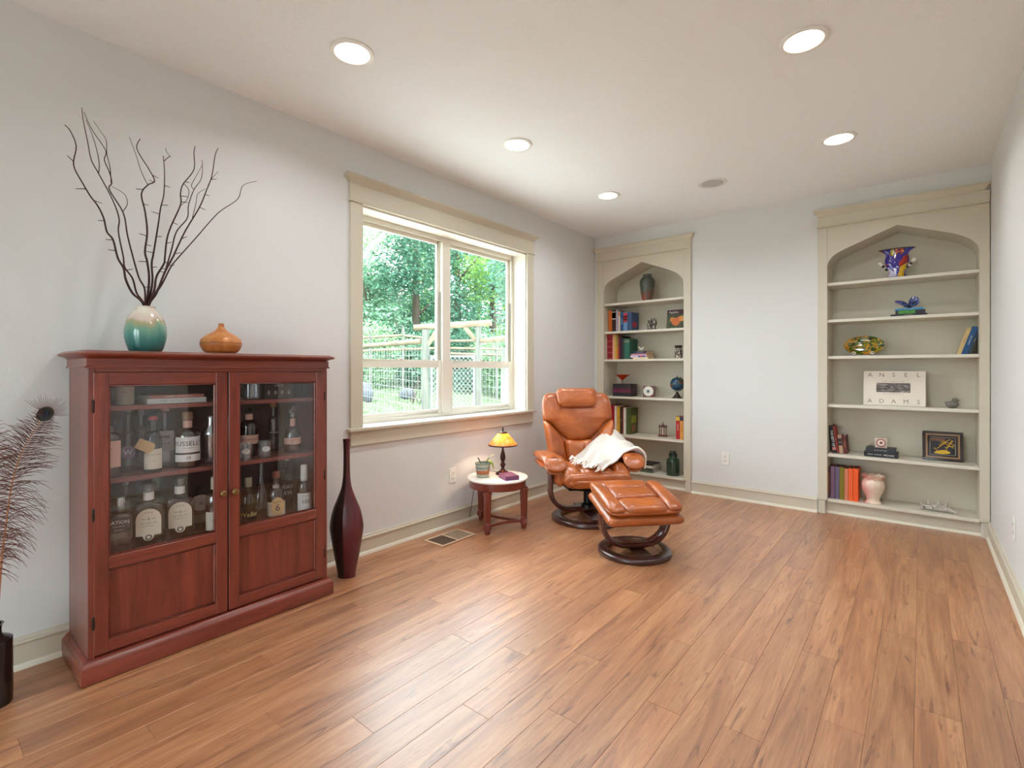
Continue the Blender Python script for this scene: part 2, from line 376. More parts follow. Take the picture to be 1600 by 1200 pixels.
for ya, yb in ((WY0+.045, -2.153), (-2.067, WY1-.045)):
    us = MB(); s = .026
    us.box(-.185, -.162, ya, ya+s, 1.235, WZ1-.045); us.box(-.185, -.162, yb-s, yb, 1.235, WZ1-.045); us.box(-.185, -.162, ya+s, yb-s, WZ1-.045-s, WZ1-.045); us.box(-.185, -.162, ya+s, yb-s, 1.235, 1.262)
    u = us.obj('upper_sash', VINYL, win, .002)
    box('pane', PANE, -.176, -.172, ya+s, yb-s, 1.262, WZ1-.045-s, u)
    ls = MB(); s = .036
    ls.box(-.160, -.139, ya, ya+s, WZ0+.028, 1.262); ls.box(-.160, -.139, yb-s, yb, WZ0+.028, 1.262); ls.box(-.160, -.139, ya+s, yb-s, WZ0+.028, WZ0+.062); ls.box(-.160, -.139, ya+s, yb-s, 1.205, 1.262)
    l = ls.obj('lower_sash', VINYL, win, .003)
    box('pane', PANE, -.152, -.148, ya+s, yb-s, WZ0+.062, 1.205, l)
    ym = (ya+yb)/2; t = MB().lathe([(.0, 1.262), (.016, 1.262), (.016, 1.270), (.008, 1.276), (0, 1.277)], 14, (-.150, ym)); t.box(-.153, -.147, ym-.03, ym+.004, 1.270, 1.277); t.obj('sash_lock', mat((190, 182, 165), .4, .3), l)
    box('track', mat((150, 145, 134), .5), -.1605, -.1605+.018, yb-.006, yb-.0005, 1.265, 1.80, win)
# ---------------------------------------------------------------- bookcases
BD = .29; SHELF_Z = (1.905, 1.602, 1.302, .905, .497, .125)
def bookcase(name, label, xo0, xo1, xi0, xi1, peak):
    b = thing(name, label, 'bookcase', group='built-in bookcases')
    yf = -.020; n0 = NX[0] if xo0 < 1 else NX[1]
    box('back_panel', TRIM, n0[0], n0[1], BD, BD+.012, .0, 2.39, b)
    for a, c in ((xi0-.016, xi0), (xi1, xi1+.016)): box('side_panel', TRIM, a, c, .0, BD, .11, 2.39, b)
    arch = [(xi0, 2.045), (xi0+.012, 2.085), (xi0+.040, 2.122), (xi0+.09, 2.153), (xi0+.16, 2.183), (peak, 2.302), (xi1-.145, 2.183), (xi1-.085, 2.150), (xi1-.04, 2.115), (xi1-.012, 2.078), (xi1, 2.040)]
    arch = [arch[0]]+smooth(arch[:5], 4, False)[1:]+[arch[5]]+smooth(arch[6:], 4, False)
    t = MB(); t.grid([[(p[0], -.0015, p[1]) for p in arch], [(p[0], BD, p[1]) for p in arch]])
    t.obj('arch_soffit', TRIM, b, ang=20, clean=False)
    # face board with the pointed arch cut out
    t = MB(); zt = 2.362; n = len(arch)
    fr = [(p[0], -.014, p[1]) for p in arch]+[(p[0], -.014, zt) for p in arch]; bk = [(p[0], -.0015, p[1]) for p in arch]+[(p[0], -.0015, zt) for p in arch]
    fs = []
    for i in range(n-1): fs += [(i, i+1, n+i+1, n+i), (2*n+i+1, 2*n+i, 3*n+i, 3*n+i+1), (i+1, i, 2*n+i, 2*n+i+1), (n+i, n+i+1, 3*n+i+1, 3*n+i)]
    fs += [(0, n, 3*n, 2*n), (n-1, 3*n-1, 4*n-1, 2*n-1)]
    t.add(fr+bk, fs); t.obj('arched_face_board', TRIM, b, ang=20)
    for a, c in ((xo0, xi0), (xi1, xo1)): box('casing', TRIM, a, c, yf, -.0008, .112, zt, b, .0025)
    xm0, xm1 = xo0, xo1
    box('header', TRIM, xm0, xm1, -.022, -.0008, 2.372, 2.455, b, .002)
    e0 = .008 if xo0 > .1 else .002; e1 = .008 if xo1 < 3 else 0
    box('bead', TRIM, xm0-e0, xm1+e1, -.030, -.0008, 2.3622, 2.3718, b, .003)
    c = cornice('crown_moulding', xm0+(.004 if xo0 < .1 else 0), xm1-(.026 if xo1 > 3 else 0), 2.4552, 2.505, .022, .052, b, 'x')
    for z in SHELF_Z: box('shelf', SHELFM, xi0+.0005, xi1-.0005, -.0005, BD-.0005, z-.024, z, b, .0015)
    box('toe_panel', TRIM, xi0-.016, xi1+.016, .045, .057, .0, .100, b)
    t = MB().prism([(.044, 0), (.032, 0), (.033, .010), (.038, .018), (.044, .020)], 'x', xi0-.016, xi1+.016); t.obj('shoe', SHOE, b)
    for a, c in ((xo0+.002, xi0-.0165), (xi1+.0165, xo1-.002)):
        if c-a > .01: box('plinth', TRIM, a, c, -.014, .045, .0, .1115, b, .002)
    return b
SHELFM = mat((216, 210, 195), .4, spec=.4)
bookcase('bookcase', 'greige built-in bookcase in the corner behind the leather recliner', .030, 1.064, .119, .994, .558)
bookcase('bookcase', 'greige built-in bookcase beside the plain side wall, with an art book facing out', 2.122, 3.160, 2.188, 3.106, 2.645)
# ---------------------------------------------------------------- ceiling fittings, outlets, floor vent
CANW = mat((240, 238, 232), .35); CANE = mat((255, 244, 226), .5, emit=9.0)
def downlight(x, y, label):
    d = thing('recessed_downlight', label, 'downlight', (x, y, H), group='recessed ceiling lights')
    MB().lathe([(.097, -.0005), (.096, -.006), (.090, -.009), (.078, -.008), (.0735, -.001), (.0735, .004)], 32, caps=False).obj('trim_ring', CANW, d, clean=False)
    MB().lathe([(.0735, .004), (.070, .03), (.066, .08), (.066, .10), (.0, .10)], 28, caps=False).obj('reflector', CANW, d, clean=False)
    MB().lathe([(0, .012), (.030, .013), (.046, .018), (.050, .026), (.046, .045), (.024, .078), (.024, .099)], 24).obj('bulb', CANE, d)
    l = bpy.data.lights.new('lamp_glow', 'AREA'); l.shape = 'DISK'; l.size = .10; l.energy = LAMP_W; l.color = (.93, .97, 1.0); l.spread = R(150)
    q = bpy.data.objects.new('lamp_glow', l); COL.objects.link(q); q.parent = d; q.location = (0, 0, .002)
    return d
LBL = {(0, 0): 'recessed downlight in the ceiling near the corner bookcase', (0, 1): 'recessed downlight above the middle of the window', (0, 2): 'large-looking recessed downlight over the liquor cabinet, bulb visible',
       (1, 0): 'recessed downlight in front of the side-wall bookcase', (1, 1): 'recessed downlight second from the back wall in the row along the plain side wall'}
for i, x in enumerate(LX):
    for j, y in enumerate(LY): downlight(x, y, LBL.get((i, j), 'recessed downlight out of view, third from the back wall along the plain side wall'))
sp = thing('ceiling_speaker', 'round grey flush speaker grille in the ceiling', 'speaker', (SPK[0], SPK[1], H))
MB().lathe([(.108, -.0005), (.107, -.005), (.100, -.006), (.098, -.004)], 36).obj('rim', mat((226, 225, 223), .5), sp, clean=False)
MB().lathe([(.098, -.0035), (.05, -.005), (0, -.0055)], 36).obj('grille', mat((192, 191, 189), .6, bump=.4, bscale=900), sp, clean=False)
PLATE = mat((232, 230, 224), .35, spec=.5); SLOT = mat((60, 58, 55), .6)
def outlet(label, loc, rz):
    o = thing('wall_outlet', label, 'outlet', loc, (0, 0, rz), 'duplex wall outlets')
    MB().prism(rrect(-.036, .036, -.058, .058, .006, 3), 'y', -.006, -.0003).obj('cover_plate', PLATE, o, .002)
    for z in (.021, -.021):
        f = MB().prism(rrect(-.017, .017, z-.014, z+.014, .006, 3), 'y', -.008, -.0062).obj('socket', PLATE, o, .0006)
        s = MB(); s.box(-.008, -.005, -.0085, -.0078, z-.004, z+.006); s.box(.005, .008, -.0085, -.0078, z-.004, z+.006); s.box(-.002, .002, -.0085, -.0078, z-.011, z-.007); s.obj('slots', SLOT, f)
    MB().lathe([(.003, .0), (.003, .0012), (0, .0016)], 10).obj('screw', mat((200, 198, 190), .3, .8), o, loc=(0, -.0061, 0), rot=(R(90), 0, 0))
outlet('white outlet plate on the wall below the window', (0, -2.167, .380), R(90))
outlet('white outlet plate on the wall between the two bookcases', (1.379, 0, .365), 0)
outlet('white outlet plate on the plain side wall above its baseboard', (W, -1.17, .360), R(-90))
vt = thing('floor_vent', 'tan wooden floor register set near the wall below the window', 'vent', (.205, -2.385, 0), (0, 0, 0))
VW = mat((206, 172, 140), .45); t = MB(); a, b, c = .100, .165, .020
t.box(-a, a, -b, -b+c, 0.0003, .006); t.box(-a, a, b-c, b, 0.0003, .006); t.box(-a, -a+c, -b+c, b-c, 0.0003, .006); t.box(a-c, a, -b+c, b-c, 0.0003, .006); t.box(-a+c, a-c, -.008, .008, 0.0003, .005); t.obj('frame', VW, vt, .0015)
box('damper', mat((52, 40, 33), .7), -a+c, a-c, -b+c, b-c, .0002, .0012, vt)
for k in range(17):
    for s in (-1, 1):
        y = s*(.013+k*.0082)
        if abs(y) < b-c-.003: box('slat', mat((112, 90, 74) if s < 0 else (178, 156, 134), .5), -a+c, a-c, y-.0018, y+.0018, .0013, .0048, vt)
# ================================================================ liquor cabinet
CH = wood((138, 62, 46), (92, 36, 28), (26, 26, 2.2), .30, .03, .35); CHF = wood((140, 64, 47), (96, 38, 29), (26, 2.2, 26), .30, .03, .35)
CHS = wood((150, 84, 74), (110, 56, 50), (26, 2.2, 26), .4, .03, .1); INTD = mat((84, 70, 68), .8)
cab = thing('liquor_cabinet', 'cherry wood cabinet with two half-glazed doors against the window wall', 'cabinet')
y0, y1, xf = -4.402, -3.418, .345
for a, b in ((y0, y0+.020), (y1-.020, y1)): box('side_panel', CH, .012, xf, a, b, .0305, 1.2, cab, .0015)
box('back_panel', INTD, .012, .018, y0+.020, y1-.020, .03, 1.2, cab)
box('deck', CHS, .018, xf-.022, y0+.020, y1-.020, .415, .435, cab)
box('bottom_panel', INTD, .018, xf-.022, y0+.020, y1-.020, .10, .112, cab)
for z in (1.043, .755): box('shelf', CHS, .018, .305, y0+.021, y1-.021, z-.018, z, cab, .001)
box('top_rail', CHF, xf-.020, xf, y0+.020, y1-.020, 1.180, 1.2, cab)
# frieze, bead and moulded top
box('frieze', CHF, .008, xf+.006, y0-.006, y1+.006, 1.2, 1.232, cab, .001)
t = MB(); P = [(.010, 1.190), (.014, 1.194), (.014, 1.199), (.008, 1.203)]
t.box(.012, xf+.011, y0-.011, y1+.011, 1.1955, 1.2035); t.obj('bead', CHF, cab, .0035, 2)
def topring(name, offs, m):
    # offs: (projection, z); chamfered front corners
    t = MB(); loops = []
    for e, z in offs:
        c = .018; X1 = xf+e; A, B = y0-e, y1+e
        loops.append([(.005, A, z), (X1-c, A, z), (X1, A+c, z), (X1, B-c, z), (X1-c, B, z), (.005, B, z)])
    vs = [v for l in loops for v in l]; n = 6
    fs = [(i*n+k, i*n+(k+1) % n, (i+1)*n+(k+1) % n, (i+1)*n+k) for i in range(len(loops)-1) for k in range(n)]+[tuple(range(n))[::-1], tuple(range((len(loops)-1)*n, len(loops)*n))]
    return t.add(vs, fs).obj(name, m, cab, ang=50)
topring('cabinet_top', [(.006, 1.2322), (.010, 1.236), (.022, 1.242), (.032, 1.244), (.036, 1.249), (.036, 1.254), (.030, 1.257), (.022, 1.262), (.016, 1.264)], CHF)
ZT = 1.264
# plinth
def plinth():
    t = MB(); loops = []
    for e, z in [(.024, 0.004), (.024, .064), (.021, .070), (.012, .078), (.010, .084), (.003, .088)]:
        loops.append([(.012, y0-e, z), (xf+e, y0-e, z), (xf+e, y1+e, z), (.012, y1+e, z)])
    vs = [v for l in loops for v in l]; n = 4
    fs = [(i*n+k, i*n+(k+1) % n, (i+1)*n+(k+1) % n, (i+1)*n+k) for i in range(len(loops)-1) for k in range(n)]+[tuple(range(n))[::-1], tuple(range((len(loops)-1)*n, len(loops)*n))]
    return t.add(vs, fs)
plinth().obj('plinth', CHF, cab, ang=50)
t = MB(); t.box(.02, xf+.01, y0, y1, 0, .005); t.obj('foot_rail', mat((30, 18, 16), .8), cab)
for a, b in ((y0+.0005, -4.3875), (-3.4325, y1-.0005)): box('stile', CH, xf-.018, xf-.0002, a, b, .088, 1.1798, cab)
CGL = glass((.96, .96, .97), 0, .055, .7); BRASS = mat((150, 120, 80), .3, .9); DKM = mat((52, 38, 32), .4, .7)
def door(a, b, ga, gb, hinge, ky):
    d = link('door', None, cab)
    z0, z1, g0, g1, p0, p1 = .096, 1.178, .462, 1.130, .143, .418; xa, xb = xf-.018, xf+.003
    for u, v in ((a, ga), (gb, b)): box('door_stile', CH, xa, xb, u, v, z0, z1, d, .0012)
    for u, v in ((z0, p0), (p1, g0), (g1, z1)): box('door_rail', CHF, xa+.0005, xb-.0004, ga, gb, u, v, d, .0012)
    # moulded edges round the panel and the glass
    for (u0, u1, w0, w1) in ((ga, gb, p0, p1), (ga, gb, g0, g1)):
        t = MB(); e = .007
        for s in ((u0, u1, w0, w0+e), (u0, u1, w1-e, w1), (u0, u0+e, w0+e, w1-e), (u1-e, u1, w0+e, w1-e)): t.box(xa+.004, xb-.007, *s)
        t.obj('moulding', CHF, d, .002)
    box('panel', CH, xa+.001, xb-.013, ga+.0005, gb-.0005, p0+.0005, p1-.0005, d)
    box('pane', CGL, xa+.005, xa+.0085, ga+.0005, gb-.0005, g0+.0005, g1-.0005, d)
    k = MB().lathe([(.011, 0), (.011, .003), (.005, .005), (.005, .010), (.0125, .014), (.0145, .019), (.011, .024), (0, .0255)], 16).obj('knob', BRASS, d, loc=(xb, ky, .632), rot=(0, R(90), 0))
    for z in (.222, .635, 1.049): MB().lathe([(0, -.026), (.0022, -.025), (.0042, -.020), (.0042, .020), (.0022, .025), (0, .026)], 10).obj('hinge', DKM, d, loc=(xb-.0005, hinge, z))
    return d
door(-4.3855, -3.9105, -4.340, -3.958, -4.3865, -3.932)
door(-3.9045, -3.4345, -3.860, -3.480, -3.4335, -3.882)
# ---------------------------------------------------------------- bottles
CLR = glass((.93, .94, .95), .10, .16, .95); GRN = glass((.70, .78, .62), .08, .13, .9); DRK = glass((.36, .28, .24), .08, .12, .9)
AMB = glass((.90, .76, .60), .05, .04, .4)
CRM = mat((226, 216, 196), .6); WHT = mat((232, 230, 226), .6); INK = mat((40, 36, 34), .6); PINK = mat((222, 178, 160), .6)
def bottle(name, label, px, py, x, zb, H_, Rb, body=.60, neck=.018, col=None, liquid=.0, lab=None, cap=None, sq=0, shoulder=.16, face=-14, parts=None, kind='bottle', neckw=None, flare=0, tear=False):
    """px,py: picture column and a row on it; x: distance from the wall; H_: height; Rb: radius"""
    y = atx(px, py, x).y; g = col or CLR
    b = thing(name, label, kind, (x, y, zb), (0, 0, R(face)), 'bottles and barware in the liquor cabinet')
    n = 24; zs = H_*body; zn = zs+H_*shoulder; rn = neck
    if tear: prof = [(Rb*.55, 0), (Rb*.8, H_*.02), (Rb*.98, H_*.12), (Rb, H_*.2), (Rb*.85, H_*.34), (Rb*.55, H_*.46), (rn*1.2, H_*.58), (rn, H_*.66), (rn, H_*.93)]
    else:
        prof = [(Rb*.86, 0), (Rb*.97, H_*.012), (Rb, H_*.035)]+[(Rb, zs)]
        for k in range(1, 7): w = k/6*math.pi/2; prof.append((rn+(Rb-rn)*math.cos(w)**.9, zs+(zn-zs)*math.sin(w)))
        prof += [(rn, H_*.93)]
    sx, sy = (1, 1) if not sq else (sq, 1)
    def superlathe(pr):
        t = MB().lathe(pr, 32 if sq else n)
        if sq:
            out = []
            for p in t.v:
                r = math.hypot(p[0], p[1])
                if r < 1e-6 or r <= rn*1.05: out.append(p); continue
                k = min(1, (r-rn)/(Rb-rn)); a = math.atan2(p[1], p[0]); e = 5
                s = 1/((abs(math.cos(a))**e+abs(math.sin(a))**e)**(1/e)); s = 1+(s-1)*k*.95
                out.append((p[0]*s*(1+(sq-1)*k), p[1]*s, p[2]))
            t.v = out
        return t
    superlathe(prof).obj('glass_body', g, b, clean=False, ang=60)
    if liquid:
        zl = H_*liquid; lp = [(max(.001, r-.003), z+.004) for r, z in prof if z < zl]; lp.append((lp[-1][0], zl))
        superlathe(lp).obj('liquid', AMB if g is not GRN else glass((.45, .5, .2), .02, .03, .4), b, clean=False, ang=60)
    if cap is not False:
        c = cap or (INK, .13, 1.12); m, hh, kk = c
        MB().lathe([(rn*kk, H_*(1-hh)), (rn*kk, H_*.985), (rn*kk*.9, H_), (0, H_)], 18).obj('cap', m, b)
    if neckw: MB().lathe([(rn*1.06, H_*neckw[1]), (rn*1.06, H_*neckw[2])], 18).obj('neck_label', neckw[0], b, clean=False)
    for L in lab or []:
        m, z0, z1, w = L[:4]; txt = L[4] if len(L) > 4 else []
        if sq:
            fx = Rb*sq*.985*1.01+.0012; o = MB().prism(rrect(-Rb*w, Rb*w, z0*H_, z1*H_, .004, 3) if not (len(L) > 5 and L[5] == 'arch') else archshape(Rb*w, z0*H_, z1*H_), 'x', fx-.0008, fx).obj('label', m, b); bend = 0; rr = fx
        else:
            rr = Rb+.0008; o = MB().lathe([(rr, z0*H_), (rr, z1*H_)], 18, a0=-w, a1=w).obj('label', m, b, clean=False); bend = rr
            if len(L) > 5 and L[5] == 'disc': bpy.data.objects.remove(o); o = MB().prism([(rr*w*math.cos(2*math.pi*k/24), (z0+z1)/2*H_+(z1-z0)/2*H_*math.sin(2*math.pi*k/24)) for k in range(24)], 'x', rr-.012, rr+.002).obj('label', m, b); bend = 0; rr += .002
        for (s, zc, size, im) in txt: text(s, size, im, o, (rr+.0006, 0, zc*H_), (R(90), 0, R(90)), bend=bend and bend+.0006)
    return b
def archshape(w, z0, z1):
    p = [(-w*.45, z0+.02), (-w, z0+.022), (-w, z1-w)]+[(-w*math.cos(math.pi*k/10), z1-w+w*math.sin(math.pi*k/10)) for k in range(1, 10)]+[(w, z1-w), (w, z0+.022), (w*.45, z0+.02)]
    return p+[(w*.45*math.cos(math.pi*k/8), z0+.02-.022*math.sin(math.pi*k/8)) for k in range(1, 8)]
GOLD = mat((196, 160, 96), .4, .6); SILV = mat((200, 200, 202), .25, .95); GREYL = mat((196, 196, 196), .6); CORK = mat((176, 132, 92), .8)
M1, D1 = .755, .435
bottle('spirit_bottle', 'bottle with a pinkish label half hidden by the door edge', 172, 700, .25, M1, .24, .038, lab=[(PINK, .18, .62, 1.1, [('~', .5, .03, mat((150, 50, 50), .6))])])
bottle('spirit_bottle', 'tall slim clear bottle with a round violet seal', 200, 700, .17, M1, .265, .027, .55, .011, lab=[(mat((150, 120, 150), .6), .22, .42, .9, [('W', .32, .03, WHT)], 'disc')], cap=(SILV, .04, 1.2), shoulder=.1)
bottle('spirit_bottle', 'slim narrow-necked clear bottle standing at the back of the middle shelf', 220, 700, .08, M1, .26, .025, .55, .010, cap=(GREYL, .12, 1.2))
rb = bottle('spirit_bottle', 'dark bottle with a red cap and a kraft tag on its neck', 239, 700, .245, M1, .235, .033, .42, .014, DRK, .5, [(CRM, .06, .42, 1.2, [('== === ==', .32, .011, INK), ('~ * ~', .2, .014, GOLD)])], (mat((178, 40, 52), .4), .06, 1.25), shoulder=.32)
t = MB().prism([(-.03, -.022), (.026, -.022), (.034, -.012), (.034, .012), (.026, .022), (-.03, .022)], 'x', 0, .0012); t.obj('kraft_tag', mat((206, 170, 120), .8), rb, loc=(.030, -.028, .115), rot=(R(-28), 0, R(-8)))
bottle('spirit_bottle', 'square clear bottle with a grey paper label behind the red-capped one', 258, 700, .15, M1, .26, .034, .56, .013, sq=.8, lab=[(GREYL, .28, .62, .95, [('###', .52, .02, INK), ('= = =', .40, .015, INK)])], cap=(PINK, .05, 1.3), shoulder=.08)
bottle('spirit_bottle', 'broad clear bottle with a wide white label and a numbered white band', 293, 700, .235, M1, .245, .052, .52, .017, CLR, .45, [(WHT, .28, .56, 1.05, [("RUSSELL'S", .44, .029, INK), ('=== ===', .36, .011, INK)]), (WHT, .12, .245, 1.1, [('10', .18, .02, INK)])], (mat((150, 120, 96), .5), .14, 1.3), shoulder=.2, neckw=(PINK, .72, .84))
sh = thing('cocktail_shaker', 'polished steel cocktail shaker beside the middle door stile', 'shaker', (.22, atx(331, 700, .22).y, M1), group='bottles and barware in the liquor cabinet')
MB().lathe([(.030, 0), (.034, .01), (.040, .13), (.041, .135)], 24).obj('cup', SILV, sh); MB().lathe([(.0412, .1352), (.040, .15), (.024, .175), (.024, .182)], 24).obj('strainer', SILV, sh); MB().lathe([(.0225, .1822), (.0225, .212), (.018, .222), (0, .224)], 20).obj('cap', SILV, sh)
bottle('spirit_bottle', 'squarish clear bottle with a dark shield-shaped label at the cabinet end', 186, 830, .255, D1, .235, .044, .64, .020, sq=.9, lab=[(mat((72, 70, 74), .5), .42, .68, .85, [('BATION', .60, .019, WHT), ('=== ====', .53, .009, WHT), ('== ===', .47, .009, WHT)])], cap=(SILV, .14, 1.1), shoulder=.12)
bottle('spirit_bottle', 'slender clear bottle in the bottom row behind the shield-labelled one', 196, 800, .12, D1, .285, .026, .55, .012, cap=(GREYL, .1, 1.15))
for px, x, lb in ((232, .245, 'big rectangular bottle with an arched cream label, next to the shield-labelled bottle'), (281, .225, 'big rectangular bottle with an arched cream label, nearer the door stile')):
    bottle('spirit_bottle', lb, px, 800, x, D1, .275, .056, .60, .019, CLR, .52, [(CRM, .14, .62, .78, [('* * *', .55, .016, INK), ('~ o ~', .47, .02, INK), ('== === ==', .40, .012, INK), ('~~~~~', .36, .014, INK), ('o', .2, .05, INK)], 'arch')], (glass((.8, .8, .82), .05, .2, .9), .12, 1.5), sq=.55, shoulder=.10, neckw=(WHT, .74, .86))
bottle('spirit_bottle', 'small pale green bottle at the back of the bottom row', 245, 780, .08, D1, .27, .028, .5, .017, GRN, cap=(mat((140, 168, 130), .5), .2, 1.1))
bottle('spirit_bottle', 'dark round-shouldered bottle with a grey medallion label', 313, 800, .15, D1, .20, .044, .60, .016, DRK, .5, [(mat((170, 162, 156), .6), .50, .86, .9, [('o', .68, .03, INK)], 'disc'), (mat((120, 112, 108), .6), .22, .40, 1.0)], shoulder=.18)
bottle('spirit_bottle', 'amber bottle partly hidden behind the middle door stile', 336, 790, .25, D1, .26, .040, .55, .016, CLR, .5, [(CRM, .08, .40, 1.2, [('===', .24, .02, INK)])], (CRM, .22, 1.1), shoulder=.2)
bottle('spirit_tube', 'cream cardboard bottle tube on the top cabinet shelf', 194, 610, .20, 1.043, .095, .034, kind='tube', lab=[(CRM, .02, .99, 3.1, [('=== ==', .86, .010, INK), ('==', .55, .012, INK)])], cap=(CRM, .02, 2), neck=.033, body=.97, shoulder=.01, col=CRM)
def flatbook(name, label, cat, c, pages, cx, cy_, z, lx, ly, th, rz, title=None, tm=None, tsize=.012, group=None, spine='x+'):
    """book lying flat; lx: along x, ly: along y; spine side faces +x or -y"""
    b = thing(name, label, cat, (cx, cy_, z), (0, 0, rz), group); cm = mat(c, .45, spec=.4)
    e = .0022; t = MB(); t.box(-lx/2, lx/2, -ly/2, ly/2, 0, e); t.box(-lx/2, lx/2, -ly/2, ly/2, th-e, th)
    if spine == 'x+': t.box(lx/2-e, lx/2, -ly/2, ly/2, e, th-e); q = (-lx/2+.003, lx/2-e, -ly/2+.003, ly/2-.003)
    else: t.box(-lx/2, lx/2, -ly/2, -ly/2+e, e, th-e); q = (-lx/2+.003, lx/2-.003, -ly/2+e, ly/2-.003)
    t.obj('cover', cm, b)
    box('page_block', mat(pages, .9), q[0], q[1], q[2], q[3], e, th-e, b)
    if title:
        if spine == 'x+': text(title, tsize, tm or WHT, b, (lx/2+.0005, 0, th/2), (R(90), 0, R(90)), 'spine_title')
        else: text(title, tsize, tm or WHT, b, (0, -ly/2-.0005, th/2), (R(90), 0, 0), 'spine_title')
    return b
yb = (atx(225, 625, .26).y+atx(324, 625, .26).y)/2
flatbook('cocktail_book', 'white book lying on the top cabinet shelf under a coral one', 'book', (222, 220, 214), (235, 230, 220), .19, yb, 1.0432, .16, .225, .022, 0, 'THE  ======  BOOK', mat((170, 165, 160), .6), .014, 'books in the liquor cabinet')
flatbook('cocktail_book', 'coral book titled CLASSIC COCKTAILS, lying on the white one', 'book', (206, 130, 112), (235, 230, 220), .185, yb+.003, 1.0655, .15, .205, .014, R(2), 'CLASSIC  COCKTAILS', WHT, .011, 'books in the liquor cabinet')
# right-hand door
gt = thing('mixing_glass', 'ribbed straight mixing glass on the top shelf next to the printed box', 'glass', (.22, atx(394, 610, .22).y, 1.043), group='bottles and barware in the liquor cabinet')
MB().lathe([(0, .0005), (.040, 0), (.043, .004), (.044, .09), (.0425, .09), (.040, .010), (0, .009)], 26).obj('glass_wall', CLR, gt, clean=False)
for k in range(13): a = 2*math.pi*k/13; MB().tube([(.0445*math.cos(a), .0445*math.sin(a), .012), (.0448*math.cos(a), .0448*math.sin(a), .085)], .0011, 5).obj('rib', CLR, gt)
bx = thing('barware_box', 'dark printed barware carton on the top cabinet shelf', 'box', (.20, atx(436, 615, .26).y, 1.043), group='bottles and barware in the liquor cabinet')
box('carton', mat((44, 40, 40), .5), -.06, .06, -.075, .075, 0, .085, bx, .001)
text('CRUX', .016, WHT, bx, (.0606, 0, .066), (R(90), 0, R(90))); 
for k, s in enumerate('1234'): text('8', .03, mat((205, 200, 196), .6), bx, (.0606, -.052+k*.034, .03), (R(90), 0, R(90)), squash=.9)
dk = bottle('spirit_bottle', 'dark bottle with a diamond-pattern band and pink neck label', 389, 690, .16, M1, .245, .042, .55, .016, DRK, .5, [(mat((214, 170, 150), .6), .26, .44, 1.3, [('<><><><>', .35, .022, mat((110, 40, 36), .6))])], (INK, .10, 1.3), shoulder=.2, neckw=(PINK, .74, .86))
bottle('spirit_bottle', 'slender clear bottle with white script, behind the rocks glasses', 427, 690, .09, M1, .265, .027, .55, .012, CLR, 0, [(glass((.9, .9, .9), .3, .1, .6), .3, .46, .9, [('~~~', .38, .03, WHT)])], (CORK, .12, 1.4))
bl = bottle('spirit_bottle', 'squat round decanter bottle with a rider stopper and peach band', 457, 690, .22, M1, .21, .042, .36, .013, CLR, .36, [(PINK, .22, .38, 1.4, [('=== ====', .32, .010, INK), ('== ===', .26, .009, INK)])], (mat((120, 112, 104), .4, .6), .1, 1.0), shoulder=.30, neckw=(PINK, .66, .84))
t = MB(); t.tube([(0, -.016, .214), (0, -.006, .222), (0, .008, .224), (0, .016, .216)], [.004, .006, .006, .003], 7); t.tube([(0, .008, .224), (0, .016, .236), (0, .022, .234)], [.004, .004, .002], 6); t.tube([(0, 0, .226), (0, .004, .240), (0, .007, .245)], [.005, .004, .003], 6)
for q in (-.014, -.008, .008, .015): t.tube([(0, q, .218), (0, q*1.4, .208)], .0018, 5)
t.obj('rider_stopper', mat((150, 142, 130), .35, .8), bl)
for px, lb, x in ((383, 'rocks glass with an oval badge near the middle door stile', .27), (414, 'rocks glass with an oval badge in front of the script bottle', .265)):
    g = thing('rocks_glass', lb, 'glass', (x, atx(px, 700, x).y, M1), (0, 0, R(-16)), 'bottles and barware in the liquor cabinet')
    MB().lathe([(0, .0005), (.030, 0), (.034, .004), (.036, .080), (.034, .080), (.031, .014), (0, .012)], 24).obj('glass_wall', CLR, g, clean=False)
    MB().prism([(.018*math.cos(2*math.pi*k/20), .046+.013*math.sin(2*math.pi*k/20)) for k in range(20)], 'x', .034, .0375).obj('badge', mat((206, 206, 204), .4), g)
bottle('spirit_bottle', 'olive-green bottle with flowing gold script near the middle stile', 388, 780, .225, D1, .225, .036, .40, .013, GRN, .4, [(glass((.5, .52, .3), .2, .05, .5), .1, .44, 1.2, [('Weller', .22, .034, mat((226, 208, 140), .5))])], (mat((150, 140, 110), .5), .2, 1.25), shoulder=.28)
bottle('decanter', 'teardrop clear decanter with a long thin neck at the back', 408, 760, .11, D1, .30, .050, neck=.011, col=CLR, tear=True, cap=(CORK, .05, 1.2), kind='decanter', lab=[])
bottle('spirit_bottle', 'round bottle with a cream disc label and copper ring', 431, 780, .225, D1, .235, .043, .44, .015, CLR, .42, [(CRM, .06, .36, 1.4), (mat((214, 176, 128), .6), .06, .46, .72, [('MICHTERS', .36, .010, INK), ('6', .24, .05, INK)], 'disc')], (mat((150, 80, 60), .4), .14, 1.2), shoulder=.26, neckw=(WHT, .64, .70))
bottle('spirit_bottle', 'dark bottle with white block letters RYE behind the disc-labelled one', 448, 780, .13, D1, .22, .031, .58, .016, DRK, .4, [(mat((40, 36, 36), .5), .30, .72, 1.2, [('ROCK', .58, .024, WHT), ('RYE', .42, .028, WHT)])], shoulder=.16)
bottle('spirit_bottle', 'clear bottle with a white cap and white lower label by the outer hinges', 475, 770, .245, D1, .25, .036, .50, .014, CLR, .0, [(WHT, .05, .42, 1.3, [("=== ====", .36, .010, INK), ('100', .24, .03, INK), ('== ===', .12, .010, INK)])], (WHT, .34, 1.25), shoulder=.2)
bottle('spirit_bottle', 'thin clear bottle in the back row by the outer door edge', 447, 740, .07, D1, .28, .024, .6, .011, CLR, cap=(GREYL, .1, 1.2))
